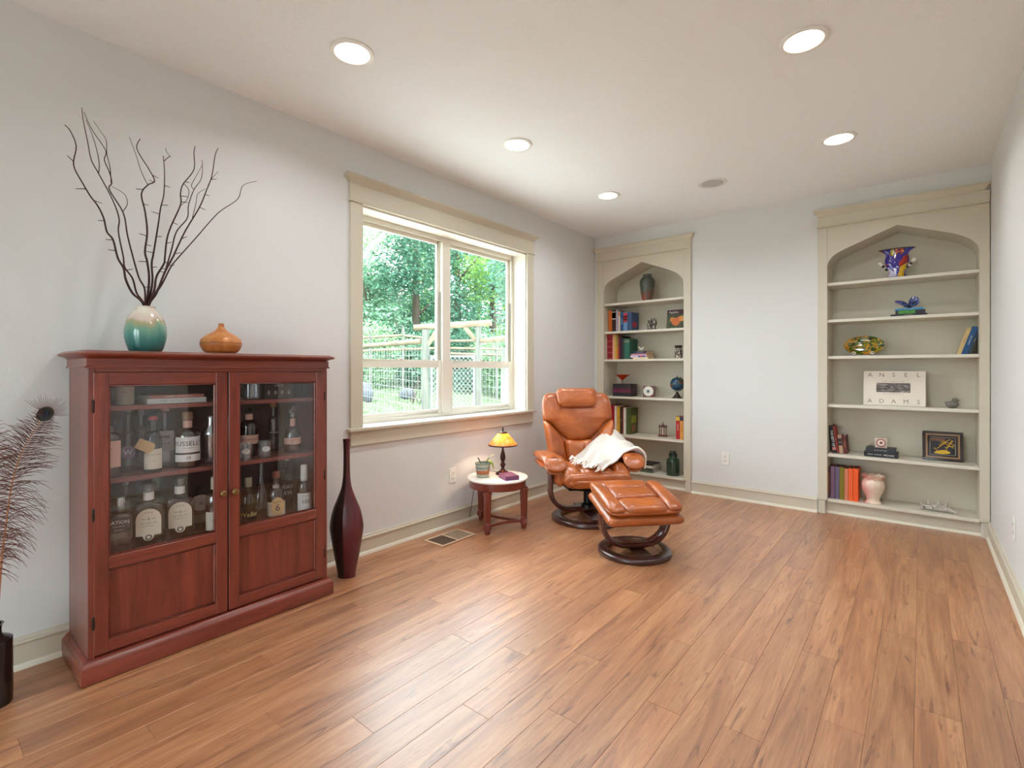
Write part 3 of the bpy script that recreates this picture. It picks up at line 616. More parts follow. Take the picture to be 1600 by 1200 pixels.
# ---------------------------------------------------------------- on the cabinet: glazed vase with branches, turned wood vessel
def glaze():
    m, nt, b = nodes('drip_glaze'); N, L = nt.nodes, nt.links
    tc = N.new('ShaderNodeTexCoord'); sp_ = N.new('ShaderNodeSeparateXYZ'); L.new(tc.outputs['Object'], sp_.inputs[0])
    mp = N.new('ShaderNodeMapping'); mp.inputs['Scale'].default_value = (22, 22, 2.4); L.new(tc.outputs['Object'], mp.inputs[0])
    n = N.new('ShaderNodeTexNoise'); n.inputs['Scale'].default_value = 1; n.inputs['Detail'].default_value = 4; L.new(mp.outputs[0], n.inputs['Vector'])
    a = N.new('ShaderNodeMath'); a.operation = 'MULTIPLY_ADD'; a.inputs[1].default_value = .09; a.inputs[2].default_value = -.045; L.new(n.outputs['Fac'], a.inputs[0])
    s = N.new('ShaderNodeMath'); s.operation = 'ADD'; L.new(sp_.outputs['Z'], s.inputs[0]); L.new(a.outputs[0], s.inputs[1])
    mr = N.new('ShaderNodeMapRange'); mr.inputs[2].default_value = .20; L.new(s.outputs[0], mr.inputs[0])
    r = ramp(N, [(.0, (38, 92, 88)), (.30, (58, 128, 122)), (.55, (112, 160, 140)), (.70, (168, 158, 120)), (.76, (208, 190, 178)), (.95, (226, 218, 204))]); L.new(mr.outputs[0], r.inputs[0]); L.new(r.outputs[0], b.inputs['Base Color'])
    b.inputs['Roughness'].default_value = .16; b.inputs['Coat Weight'].default_value = .4; return m
VP = (.200, -4.182, ZT)
vz = thing('glazed_vase', 'round ceramic vase, cream neck dripping into teal glaze, on the cabinet', 'vase', VP)
pr = smooth([(.050, 0), (.062, .012), (.074, .055), (.0755, .095), (.066, .140), (.048, .172), (.034, .184), (.0335, .190), (.037, .195)], 4, False)
MB().lathe([(p[0]+0, p[1]) for p in pr]+[(.034, .197), (.030, .188), (.040, .170), (.060, .12), (.06, .04), (0, .02)], 40).obj('vase_body', glaze(), vz, clean=False, ang=60)
BARK = mat((62, 34, 27), .75, bump=.5, bscale=200, var=.35, vscale=30)
BR = [
 ('long dark branch bending furthest toward the black jar, with short stubs', [(221.7,477.5),(207,458),(196.6,437),(193,419),(184,403),(176.7,375),(167,362),(162,341),(153,322),(141.6,307),(129,286),(115,258),(119,228.6),(110,205),(101,195)], 1, .020, []),
 ('tallest branch of the bunch, reaching the highest tip', [(223,478),(213.6,458),(207,435),(195,418),(192.6,401),(185,362.5),(186,341),(175.6,311.5),(154,271),(142.7,250),(137,222),(130,188),(127.8,168)], 0, .035, [[(154,271),(155,255),(150,230),(143,208),(134,187)]]),
 ('forked thin branch crossing beside the tallest one', [(225,477),(226,451.5),(217,433.6),(207.5,400.7),(199,366.7),(192.6,332.7),(171,296.6),(174.6,286),(171,269),(163,250),(165,235),(144,203),(131,175)], 0, .01, [[(173.5,286),(172,262),(167,241),(166,220),(157,205),(146,189)], [(192.6,330),(199,318),(194,303),(174,291)]]),
 ('thick reddish branch with a kinked elbow in the middle of the vase', [(231.5,477.5),(233,437),(230,409),(226.6,393),(230,362.5),(226.6,330.6),(221,303),(231,289),(241.5,283),(233,265),(214,233),(219,217)], 1, -.01, [[(231,289),(221,269),(212,241),(202,214)]]),
 ('straight upright branch with a hooked twig at its tip', [(236,477),(238,442),(237,412.5),(240,395),(247,352),(251,325),(256,303),(257,269),(255,243.5)], 1, -.03, [[(256,252),(264,245),(266,244.5),(260,237),(259,231)]]),
 ('branch with side stubs leaning gently toward the window', [(239,477),(241,453),(244.5,432),(256,412.5),(257.5,403),(260.6,375),(267,354),(282,320),(282,303),(286,288),(303,265),(303,239),(305,228.6)], 1, .025, [[(286,286),(295,297),(292,312),(282,322)]]),
 ('thin wavy branch ending in a small loop', [(240,478),(252,440),(267,394),(275.5,362.5),(292.5,341),(294.6,320),(303,296.6),(315,277.5),(316,250)], 0, -.02, [[(303,296),(299,290),(305,278),(316,258)]]),
 ('reddish branch rising close beside the outermost one', [(238,478),(244.5,458),(257.5,425.5),(270.5,401),(275.5,390),(290,360),(311.6,324),(322,299),(331,275),(336,243.5),(341,231)], 1, .0, [[(325,290),(331,279),(341,268)], [(300,343),(306,318),(309,303),(321,295)]]),
 ('outermost branch stretching far toward the window', [(237,479),(252.6,445),(267,417),(280,401),(305,373),(341,332.7),(371,311.5),(379.6,290),(401,283)], 0, .03, []),
]
random.seed(5)
for lb, pts, st, dx, tw in BR:
    b = thing('willow_branch', 'bare '+lb, 'branch', (VP[0], VP[1], VP[2]+.06), group='bare branches in the glazed vase')
    o = Vector(b.location); n = len(pts)
    def W3(q, k): return atx(q[0], q[1], .2+dx*2.2*k+.012*math.sin(7*k+dx*90)) - o
    P3 = [W3(q, i/(n-1)) for i, q in enumerate(pts)]
    P3[0] = Vector((P3[0].x*.5, P3[0].y*.35-.0, .135)); P3 = [Vector((P3[0].x*.3-.003, -P3[0].y*1.5, -.02))]+P3
    S = smooth(P3, 5, False); m = len(S); r0 = .0052 if st else .0040
    MB().tube(S, [r0*(1-.72*i/(m-1)) for i in range(m)], 6).obj('main_stem', BARK, b)
    for tq in tw:
        k0 = 1-(tq[0][1]-170)/310; T3 = [W3(q, max(0, min(1, k0+.06*i))) for i, q in enumerate(tq)]; T3 = smooth(T3, 4, False)
        MB().tube(T3, [.0017*(1-.5*i/len(T3)) for i in range(len(T3))], 5).obj('twig', BARK, b)
    if st:
        for k in range(7):
            i = int(m*(.25+.09*k)+random.uniform(-2, 2)); 
            if 2 < i < m-2:
                p = Vector(S[i]); a = random.choice((-1, 1)); e = p+Vector((random.uniform(-.01, .01), a*random.uniform(.016, .03), random.uniform(-.006, .014))); MB().tube([p, e], [.0019, .0013], 5).obj('stub', BARK, b)
ow = thing('turned_wood_vessel', 'onion-shaped turned wooden vessel with a dark groove, on the cabinet', 'vessel', (.200, -3.882, ZT))
OW = wood((214, 142, 76), (168, 92, 38), (18, 18, 5), .38, .02, .1, dist=2.0)
MB().lathe(smooth([(.052, 0), (.072, .012), (.086, .036), (.0885, .049)], 4, False)+[(.0872, .0495)], 36).obj('bowl', OW, ow, clean=False, ang=50)
MB().lathe([(.0868, .0495), (.0868, .0512)], 36).obj('groove', mat((80, 40, 18), .7), ow, clean=False)
MB().lathe([(.0872, .0512)]+smooth([(.0885, .052), (.083, .070), (.060, .090), (.034, .105), (.018, .120), (.012, .134), (.0125, .145)], 4, False)+[(.008, .145), (.007, .12)], 36).obj('lid', OW, ow, clean=False, ang=50)
# ---------------------------------------------------------------- floor vase
fv = thing('floor_vase', 'tall slim lacquered floor vase, half black half burgundy, beside the cabinet', 'vase', (.222, -3.222, 0), (0, 0, R(-52)))
fp = smooth([(.050, 0), (.053, .03), (.072, .13), (.092, .25), (.095, .30), (.080, .38), (.052, .45), (.030, .51), (.021, .57), (.018, .64), (.0175, .72), (.019, .765), (.0215, .79)], 4, False)
nf = 16
for a0, nm, m in ((0, 'burgundy_side', mat((86, 24, 34), .28, coat=.3, var=.25, vscale=12)), (math.pi, 'black_side', mat((40, 33, 29), .34, coat=.2, var=.2, vscale=40))):
    MB().lathe(fp+[(.0175, .79), (.0145, .74)], nf//2*2, a0=a0, a1=a0+math.pi, sx=.75).obj(nm, m, fv, clean=False, ang=28)
MB().lathe([(0, .0005), (.050, .0006)], nf, sx=.75).obj('foot', mat((28, 20, 18), .5), fv, clean=False)
for sg in (1, -1): MB().tube([(sg*.0+ .75*p[0]*0, sg*p[0], p[1]) for p in fp], .0016, 5).obj('seam', mat((150, 132, 108), .5), fv)
# ---------------------------------------------------------------- black jar with peacock feathers
JP = atz(-15, 1102, 0)
jar = thing('black_bottle_vase', 'glossy black bottle vase on the floor at the frame edge', 'vase', (JP.x, JP.y, 0))
jr = .058
MB().lathe(smooth([(jr*.94, 0), (jr, .012), (jr, .205), (jr*.95, .228), (jr*.6, .242), (jr*.50, .252), (jr*.52, .275), (jr*.60, .284)], 3, False)+[(jr*.48, .284), (jr*.45, .24)], 28).obj('vase_body', mat((16, 15, 16), .22, coat=.4, bump=.05, bscale=30), jar, clean=False, ang=60)
FS = mat((196, 138, 100), .6); FB = mat((104, 58, 42), .6); FE = mat((40, 42, 34), .35, .3); FE2 = mat((18, 20, 38), .3, .3)
def feather(label, spts, xs, eye, seed):
    b = thing('peacock_feather', label, 'feather', (JP.x, JP.y, .05), group='peacock feathers in the black vase'); o = Vector(b.location)
    rnd = random.Random(seed)
    P3 = [Vector((0, 0, -.03))]+[atx(q[0], q[1], xx)-o for q, xx in zip(spts, xs)]
    S = [Vector(p) for p in smooth(P3, 10, False)]; m = len(S)
    MB().tube(S, [.0050*(1-.78*i/(m-1)) for i in range(m)], 6).obj('shaft', FS, b)
    t = MB()
    for i in range(int(m*.30), m-1):
        u = i/(m-1); tan = (S[min(i+1, m-1)]-S[i-1]).normalized()
        for sg in (1, -1):
            for rep in range(3):
                side = Vector((rnd.uniform(-.55, .55), sg, 0)); side = (side-tan*side.dot(tan)).normalized()
                Ln = (.035+.085*math.sin(math.pi*min(1, max(0, (u-.22)/.75))))*rnd.uniform(.65, 1.2); p = S[i]; c = []
                lift = rnd.uniform(.25, .9) if u > .55 else rnd.uniform(-.3, .8); dr_ = rnd.uniform(.2, .9)*(1.3 if u < .6 else .35); w = rnd.uniform(-.5, .5)
                for k in range(6):
                    s = k/5; c.append(p+(side*s*(1-.15*s)+tan*lift*s*(1-.35*s)+Vector((w*s*s*.5, 0, -dr_*s*s*.8)))*Ln)
                t.tube(c, [.0011, .0011, .0010, .0008, .0007, .0004], 4, cap=False)
    ob = t.obj('barbs', FB, b, clean=False); ob['kind'] = 'stuff'
    if eye:
        e = S[-2]; tan = (S[-1]-S[-6]).normalized(); nn = Vector((.94, -.3, 0)); 
        for rr, mm, off, nm in ((.024, FE, .0, 'eye_spot'), (.0115, FE2, .003, 'eye_centre')):
            sd = tan.cross(nn).normalized(); c = e+nn*off
            vs = [tuple(c+(tan*1.25*math.cos(2*math.pi*k/18)+sd*math.sin(2*math.pi*k/18))*rr) for k in range(18)]; vs += [tuple(Vector(v)+nn*.0015) for v in vs]
            MB().add(vs, [tuple(range(18))[::-1], tuple(range(18, 36))]+[(k, (k+1) % 18, 18+(k+1) % 18, 18+k) for k in range(18)]).obj(nm, mm, b)
        t = MB()
        for k in range(26):
            a = R(-75+150*k/25); d = tan*math.cos(a)+tan.cross(nn).normalized()*math.sin(a); t.tube([e+d*.018, e+d*.045+nn*.004, e+d*(.05+.03*rnd.random())+Vector((0, 0, .004))], [.0009, .0008, .0004], 4, cap=False)
        ob = t.obj('tip_barbs', FB, b, clean=False); ob['kind'] = 'stuff'
feather('peacock feather with a dark eye spot, bending toward the cabinet side', [(-4,960),(2,880),(8,830),(18,760),(32,712),(52,675),(72,645)], [JP.x, JP.x-.02, JP.x-.03, JP.x-.04, JP.x-.05, JP.x-.06, JP.x-.06], True, 3)
feather('second peacock feather, mostly cut off by the frame edge', [(-8,960),(-10,880),(-14,800),(-18,740),(-24,690),(-34,640)], [JP.x, JP.x, JP.x+.01, JP.x+.01, JP.x+.02, JP.x+.02], False, 9)
# ================================================================ leather recliner and ottoman
def leather():
    m, nt, b = nodes('leather'); N, L = nt.nodes, nt.links
    tc = N.new('ShaderNodeTexCoord')
    n = N.new('ShaderNodeTexNoise'); n.inputs['Scale'].default_value = 7; n.inputs['Detail'].default_value = 6; L.new(tc.outputs['Object'], n.inputs['Vector'])
    r = ramp(N, [(.3, (148, 74, 28)), (.7, (186, 99, 43))]); L.new(n.outputs['Fac'], r.inputs[0]); L.new(r.outputs[0], b.inputs['Base Color'])
    v = N.new('ShaderNodeTexNoise'); v.inputs['Scale'].default_value = 260; v.inputs['Detail'].default_value = 2; L.new(tc.outputs['Object'], v.inputs['Vector'])
    w = N.new('ShaderNodeTexNoise'); w.inputs['Scale'].default_value = 22; w.inputs['Detail'].default_value = 2; w.inputs['Distortion'].default_value = 1; L.new(tc.outputs['Object'], w.inputs['Vector'])
    b1 = N.new('ShaderNodeBump'); b1.inputs['Strength'].default_value = .08; b1.inputs['Distance'].default_value = .004; L.new(v.outputs['Fac'], b1.inputs['Height'])
    b2 = N.new('ShaderNodeBump'); b2.inputs['Strength'].default_value = .16; b2.inputs['Distance'].default_value = .02; L.new(w.outputs['Fac'], b2.inputs['Height']); L.new(b1.outputs[0], b2.inputs['Normal']); L.new(b2.outputs[0], b.inputs['Normal'])
    b.inputs['Roughness'].default_value = .28; b.inputs['Specular IOR Level'].default_value = .75
    return m
LEA = leather(); WAL = wood((96, 46, 36), (52, 24, 20), (8, 8, 30), .25, .02, .4); WALR = wood((72, 34, 30), (44, 20, 18), (24, 24, 24), .28, .02, .4); BLK = mat((24, 24, 28), .35, .6); PIPE = mat((150, 70, 34), .45)
ch = thing('recliner', 'caramel leather recliner with a bentwood frame on a round wooden base', 'recliner', (.721, -1.369, 0), (0, 0, R(-41)))
TH = R(19); BU, BZ = -.205, .44
def back(a, b, h):   # a: across, b: up the back, h: forward
    h = h+.55*a*a; b = b*.945
    return (BU-b*math.sin(TH)+h*math.cos(TH), a, BZ+b*math.cos(TH)+h*math.sin(TH))
def mir(p): return [(-a, b) for a, b in p][::-1]
def wob(o): return o
OUT = smooth([(-.262, -.06), (-.280, .08), (-.294, .25), (-.304, .40), (-.300, .51), (-.272, .572), (-.20, .592), (0, .600), (.20, .592), (.272, .572), (.300, .51), (.304, .40), (.294, .25), (.280, .08), (.262, -.06), (0, -.08)], 4)
MB().pad(OUT, .015, .095, lambda a, b, h: back(a, b, h-.005), 9, 5, .5).obj('back_shell', LEA, ch, clean=False, ang=80)
UP = smooth([(-.298, .350), (-.306, .43), (-.302, .52), (-.270, .582), (-.19, .602), (0, .610), (.19, .602), (.270, .582), (.302, .52), (.306, .43), (.298, .350), (.245, .318), (.180, .245), (.125, .192), (.085, .172), (0, .166), (-.085, .172), (-.125, .192), (-.180, .245), (-.245, .318)], 4)
MB().pad(UP, .062, .03, lambda a, b, h: back(a, b, h+.004+.02*max(0, abs(a)-.14)), 9, 4.5, .5, (0, .37)).obj('upper_back_cushion', LEA, ch, clean=False, ang=80)
LU = smooth([(-.122, .170), (0, .163), (.122, .170), (.130, .10), (.126, .0), (.118, -.035), (0, -.045), (-.118, -.035), (-.126, .0), (-.130, .10)], 4)
MB().pad(LU, .060, .02, lambda a, b, h: back(a, b, h+.012+.0028*math.sin(a*120)*(h/.06)), 9, 4, .5).obj('lumbar_cushion', LEA, ch, clean=False, ang=80)
SB = smooth([(-.300, .335), (-.245, .306), (-.185, .235), (-.138, .160), (-.131, .05), (-.124, -.045), (-.200, -.075), (-.264, -.065), (-.284, .08), (-.297, .22)], 4)
for s, o in ((1, SB), (-1, mir(SB))): MB().pad(o, .085, .03, lambda a, b, h: back(a, b, h+.004), 9, 3.2, .5).obj('side_bolster', LEA, ch, clean=False, ang=80)
HR = rrect(-.172, .172, .455, .632, .05, 6)
MB().pad(HR, .050, .03, lambda a, b, h: back(a*(1+.05*math.sin((b-.45)*9)), b, h+.066-.25*(b-.54)**2*0), 9, 3, .5).obj('headrest', LEA, ch, clean=False, ang=80)
MB().tube([back(a, .45+.0*a, .075) for a in [-.16+.32*k/16 for k in range(17)]], .0028, 5).obj('headrest_piping', PIPE, ch)
# seat
def seat(a, b, h): return (b, a, .415+.06*(b+.2)*.45+h)      # a across, b forward
SC_ = smooth([(-.128, -.19), (-.133, .05), (-.128, .22), (-.10, .262), (0, .270), (.10, .262), (.128, .22), (.133, .05), (.128, -.19), (0, -.205)], 4)
MB().pad(SC_, .040, .05, lambda a, b, h: seat(a, b, h-.014-max(0, b-.19)**1.5*1.3), 9, 4, .5).obj('seat_cushion', LEA, ch, clean=False, ang=80)
SS = smooth([(-.255, -.20), (-.266, .0), (-.262, .20), (-.240, .270), (-.180, .288), (-.138, .258), (-.137, .05), (-.133, -.2)], 4)
for s, o in ((1, SS), (-1, mir(SS))): MB().pad(o, .062, .06, lambda a, b, h: seat(a, b, h-.018-max(0, b-.16)**1.5*1.6), 9, 3.4, .5).obj('seat_bolster', LEA, ch, clean=False, ang=80)
FR = [(-.25, .32), (-.255, .41)]
MB().pad(smooth([(-.258, -.21), (-.266, .0), (-.262, .24), (-.22, .278), (0, .285), (.22, .278), (.262, .24), (.266, 0), (.258, -.21)], 4), .062, .070, lambda a, b, h: (b, a, .355+h+.03*b), 8, 6, .5).obj('seat_base', LEA, ch, clean=False, ang=80)
MB().pad(rrect(-.20, .20, .02, .245, .04, 4), .02, .02, lambda a, b, h: (.262+h*1.1+.02*math.cos(a*6), a, .285+.5*(b-.02)*.55+.02), 8, 5, .5).obj('front_panel', LEA, ch, clean=False, ang=80)
t = MB(); t.box(-.17, .15, -.20, .20, .262, .292); t.obj('seat_pan', BLK, ch, .006)
# arms
for s in (-1, 1):
    def arm(a, b, h, s=s):  # a across, b along
        drop = max(0, b-.12)**1.7*2.4 + max(0, -.1-b)*.06
        return (b-.10*max(0, b-.18)*2, s*(.338-.10*max(0, b+.05)+a*(1+.08*math.sin(b*9))), .503+h*(1-.25*max(0, b)/.24)-drop)
    AO = smooth([(-.070, -.22), (-.080, .0), (-.080, .15), (-.066, .222), (0, .246), (.066, .222), (.080, .15), (.080, 0), (.068, -.22), (0, -.245)], 5)
    ap = MB().pad(AO if s > 0 else AO, .038, .030, arm, 10, 2.6, .5).obj('arm_cushion', LEA, ch, clean=False, ang=80)
    AL = smooth([(-.054, -.20), (-.060, .0), (-.058, .13), (-.045, .195), (0, .212), (.045, .195), (.058, .13), (.062, 0), (.05, -.20), (0, -.22)], 5)
    MB().pad(AL, .03, .034, lambda a, b, h: (lambda p: (p[0], p[1], p[2]-.050))(arm(a*1.12, b*1.04, h*.95)), 8, 2.8, .5).obj('arm_underpad', LEA, ch, clean=False, ang=80)
    MB().tube([arm(.0+.02*math.sin(k), .165+.004*k-.01, .037) for k in range(-1, 2)], .003, 5).obj('arm_seam', PIPE, ch)
    t = MB().pad(smooth([(-.10, .30), (.16, .30), (.20, .40), (.17, .455), (-.15, .455), (-.17, .38)], 4), .02, .02, lambda a, b, h: (a, s*(.266+h), b), 6, 4, .5); t.obj('arm_side_panel', LEA, ch, clean=False, ang=80)
# bentwood frame, ring base, post
def bent(v, ztop, zb, rad, wid, th, u0):
    pts = [(u0, -v, ztop), (u0, -v, ztop-.06), (u0, -v, zb+rad)]
    pts = [(u0, -v, ztop+(zb+rad-ztop)*k/5) for k in range(6)]
    for k in range(1, 10): w = math.pi/2*k/10; pts.append((u0, -v+rad*(1-math.cos(w))*1.0, zb+rad*(1-math.sin(w))))
    pts += [(u0, -v+rad, zb)]; half = pts; other = [(p[0], -p[1], p[2]) for p in half][::-1]
    mid = [(u0, (-v+rad)*(1-k/3), zb) for k in range(1, 3)]
    full = half+[(u0, m[1], zb) for m in mid]+[(u0, 0, zb)]+[(u0, -m[1], zb) for m in mid[::-1]]+other
    sec = [(p[0], p[1]) for p in rrect(-wid/2, wid/2, -th/2, th/2, th*.42, 3)]
    return MB().sweep(full, sec, (1, 0, 0))
bent(.306, .455, .086, .150, .086, .034, -.01).obj('bentwood_frame', WAL, ch, ang=40)
def ringbase(parent, ro, ri, z):
    MB().lathe([(ri, .002), (ro-.006, .0), (ro, .006), (ro, .024), (ro-.006, .030), (ro-.012, z), (ri+.004, z+.002), (ri, z-.002), (ri, .002)], 64, caps=False).obj('ring_base', WALR, parent, clean=False, ang=50)
    MB().lathe([(ri-.0005, .004), (ri-.0005, z-.003), (ri+.003, z+.0032)], 64, caps=False).obj('inner_bead', mat((178, 140, 104), .5), parent, clean=False)
ringbase(ch, .290, .212, .036)
box('cross_rail', WALR, -.245, .245, -.045, .045, .0365, .066, ch, .004)
MB().lathe([(.055, .0955), (.052, .12), (.034, .13), (.034, .262)], 24).obj('swivel_post', BLK, ch)
for s in (-1, 1):
    MB().tube([(-.01, s*.276, .30), (-.01, s*.20, .285)], .016, 10).obj('recline_knob', mat((60, 64, 78), .2, .9), ch)
    MB().tube([(.02, s*.20, .27), (.07, s*.12, .25), (.10, 0, .245)], .008, 8).obj('linkage', BLK, ch)
ot = thing('ottoman', 'caramel leather ottoman with a bentwood cradle in front of the recliner', 'ottoman', (1.338, -1.822, 0), (0, 0, R(-42)))
def otop(a, b, h): return (b+h*.17, a, .362-.175*b+h)
MB().pad(rrect(-.250, .250, -.215, .228, .035, 4), .040, .040, lambda a, b, h: otop(a, b, h-.068), 8, 7, .5).obj('ottoman_base', LEA, ot, clean=False, ang=80)
MB().pad(rrect(-.244, .244, -.220, .222, .07, 5), .022, .026, lambda a, b, h: otop(a, b, h-.012), 8, 6, .5).obj('cushion_shell', LEA, ot, clean=False, ang=80)
OS = smooth([(-.243, -.19), (-.246, .0), (-.243, .16), (-.215, .212), (-.165, .218), (-.140, .19), (-.150, .0), (-.166, -.19), (-.20, -.218)], 4)
for o in (OS, mir(OS)): MB().pad(o, .040, .02, lambda a, b, h: otop(a, b, h+.004), 8, 2.8, .5).obj('top_bolster', LEA, ot, clean=False, ang=80)
for nm, o in (('rear_panel', [(-.155, -.212), (0, -.218), (.155, -.212), (.150, -.13), (.10, -.098), (0, -.09), (-.10, -.098), (-.150, -.13)]), ('middle_panel', [(-.146, -.110), (-.10, -.086), (0, -.080), (.10, -.086), (.146, -.110), (.148, .0), (.138, .048), (0, .054), (-.138, .048), (-.148, 0)]), ('front_panel', [(-.138, .060), (0, .066), (.138, .060), (.136, .19), (.10, .220), (0, .224), (-.10, .220), (-.136, .19)])):
    MB().pad(smooth(o, 4), .032 if nm != 'middle_panel' else .036, .02, lambda a, b, h: otop(a, b, h+.002+(.0015*math.sin(a*150+b*40)*(h/.036) if nm == 'middle_panel' else 0)), 8, 4, .5).obj(nm, LEA, ot, clean=False, ang=80)
for s in (-1, 1): MB().tube([otop(s*(.150+.006*math.sin(b*6)), b, .020) for b in [-.20+.40*k/14 for k in range(15)]], .0035, 5).obj('piping', PIPE, ot)
bent(.222, .262, .056, .155, .090, .032, .0).obj('bentwood_cradle', WAL, ot, ang=40)
ringbase(ot, .235, .172, .034)
box('cross_rail', WALR, -.17, .17, -.05, .05, .0345, .0385, ot, .002)
# ---------------------------------------------------------------- throw blanket over the arm
def knit():
    m, nt, b = nodes('knit'); N, L = nt.nodes, nt.links
    tc = N.new('ShaderNodeTexCoord'); wv = N.new('ShaderNodeTexWave'); wv.inputs['Scale'].default_value = 55; wv.inputs['Distortion'].default_value = .6; L.new(tc.outputs['UV'], wv.inputs['Vector'])
    bp = N.new('ShaderNodeBump'); bp.inputs['Strength'].default_value = .6; bp.inputs['Distance'].default_value = .008; L.new(wv.outputs['Fac'], bp.inputs['Height']); L.new(bp.outputs[0], b.inputs['Normal'])
    b.inputs['Base Color'].default_value = srgb(250, 241, 232); b.inputs['Roughness'].default_value = .95; b.inputs['Sheen Weight'].default_value = .3; return m
KN = knit()
tb = thing('throw_blanket', 'cream knitted throw with a tasselled end draped over the recliner arm', 'blanket', (.721, -1.369, 0), (0, 0, R(-41)))
CT = [  # rows run from the outer arm side, over the arm, down to the seat: (forward, across, height)
 [(-.17, .432, .40), (-.08, .440, .40), (.02, .444, .40), (.10, .440, .40)],
 [(-.19, .425, .52), (-.09, .432, .515), (.02, .436, .510), (.12, .432, .500)],
 [(-.20, .355, .610), (-.10, .355, .575), (.02, .350, .562), (.125, .350, .548)],
 [(-.205, .285, .662), (-.10, .27, .622), (.03, .262, .552), (.115, .268, .520)],
 [(-.185, .19, .630), (-.09, .16, .580), (.05, .165, .505), (.165, .190, .480)],
 [(-.12, .07, .555), (-.03, .05, .540), (.09, .08, .492), (.20, .125, .470)],
 [(-.01, -.05, .500), (.05, -.03, .485), (.15, .02, .474), (.24, .07, .462)],
 [(.07, -.13, .472), (.12, -.08, .468), (.20, -.03, .463), (.268, .02, .450)],
]
def bez(rows, nu, nv):
    cols = [smooth(r, nv//3, False) for r in rows]; m = len(cols[0]); out = []
    for k in range(m): out.append(smooth([c[k] for c in cols], nu, False))
    return out
G = bez(CT, 8, 30); nk, nr = len(G), len(G[0]); rows = []
for k in range(nk):
    r = []
    for j in range(nr):
        u, v = k/(nk-1), j/(nr-1); w = min(1, 4*v)
        z = w*(.017*math.sin(u*14+v*2.2)+.009*math.sin(u*29-v*5)+.004*math.sin(v*21+u*3)) + .012
        p = G[k][j]; r.append((p[0]+.006*math.sin(v*14+u*4), p[1], p[2]+z))
    rows.append(r)
top = MB(); nb = nk*nr; lo = [[(p[0]-.001, p[1]-.006, p[2]-.014) for p in r] for r in rows]
vs = [p for r in rows for p in r]+[p for r in lo for p in r]; fs = []
for i in range(nk-1):
    for j in range(nr-1):
        a = i*nr+j; fs.append((a, a+1, a+nr+1, a+nr)); fs.append((nb+a+1, nb+a, nb+a+nr, nb+a+nr+1))
for i in range(nk-1):
    for j in (0, nr-1): a = i*nr+j; q = (a, a+nr, nb+a+nr, nb+a); fs.append(q if j == 0 else q[::-1])
for j in range(nr-1):
    for i in (0, nk-1): a = i*nr+j; q = (a+1, a, nb+a, nb+a+1); fs.append(q if i == 0 else q[::-1])
top.add(vs, fs); bo = top.obj('knit_cloth', KN, tb, clean=False, ang=80)
uv = bo.data.uv_layers.new(name='UVMap')
for lp in bo.data.loops: i = lp.vertex_index % nb; uv.data[lp.index].uv = ((i//nr)/(nk-1)*.5, (i % nr)/(nr-1))
MB().tube([(p[0], p[1], p[2]-.006) for p in rows[-1]], .010, 8).obj('ribbed_hem', KN, tb, ang=80)
random.seed(12)
for k in range(0, nk, 1):
    p = Vector(rows[k][-1])
    for q in range(3):
        a = random.uniform(-.7, .7); e = p+Vector((.020+.012*random.random(), -.035-.02*random.random(), -.010)) + Vector((a*.02, a*.012, 0)); mid = (p+e)/2+Vector((0, 0, .010+.008*random.random()))
        MB().tube([p-Vector((0, 0, .006)), mid, e+Vector((0, 0, -.001))], [.0036, .0040, .0026], 5).obj('tassel', KN, tb)
# ================================================================ side table with lamp, pot, book
TX, TY, TZ = .300, -1.985, .384
st = thing('side_table', 'small round side table with a white stone top and three fluted legs', 'table', (TX, TY, 0))
MB().lathe([(0, TZ-.018), (.222, TZ-.018), (.229, TZ-.014), (.231, TZ-.007), (.228, TZ-.001), (.222, TZ), (0, TZ)], 56).obj('stone_top', mat((240, 236, 230), .18, var=.04, vscale=9, coat=.3), st, ang=40)
MB().lathe([(.196, TZ-.073), (.212, TZ-.073), (.214, TZ-.068), (.214, TZ-.0185), (.196, TZ-.0185)], 56).obj('apron', CHF, st, ang=40)
legs = [(.362, -2.168), (.468, -1.875), (.085, -1.935)]
for lx, ly in legs:
    a = math.atan2(ly-TY, lx-TX); l = link('leg', None, st, (lx-TX, ly-TY, 0), (0, 0, a))
    MB().lathe([(.015, 0), (.019, .006), (.023, .028), (.018, .034)], 16).obj('foot', CH, l)
    box('block', CH, -.025, .025, -.025, .025, .0342, .070, l, .003)
    t = MB(); n = 20; pr = [(.0205, .0702), (.0205, .076), (.0165, .080), (.0165, .086), (.0185, .090), (.0235, .284), (.026, .290), (.026, .300), (.022, .303), (.022, TZ-.0735)]
    t.lathe([(r_*1.3, z_) for r_, z_ in pr], 40); fl = lambda p: 1-.05*(1+math.cos(math.atan2(p[1], p[0])*10)) if .085 < p[2] < .288 else 1
    t.v = [(p[0]*fl(p), p[1]*fl(p), p[2]) for p in t.v]
    t.obj('fluted_shaft', CH, l, ang=30)
    hub = Vector((TX-lx, TY-ly, 0)); Ln = hub.length-.012
for i in range(3):
    A = Vector((legs[i][0]-TX, legs[i][1]-TY, .052)); B = Vector((legs[(i+1) % 3][0]-TX, legs[(i+1) % 3][1]-TY, .052)); mid = (A+B)/2*.42+Vector((0, 0, .052*.58))
    pts = []
    for k in range(13): s = k/12; pts.append(A*(1-s)**2+mid*2*s*(1-s)+B*s*s)
    pts = pts[1:-1]
    MB().sweep([(p[0], p[1], p[2]) for p in pts], rrect(-.010, .010, -.007, .007, .003, 2), (0, 0, 1)).obj('curved_stretcher', CH, st, ang=40)
lm = thing('table_lamp', 'small lit table lamp with an amber cone shade on the side table', 'lamp', (.285, -1.905, TZ))
BRZ = mat((64, 40, 36), .32, .75)
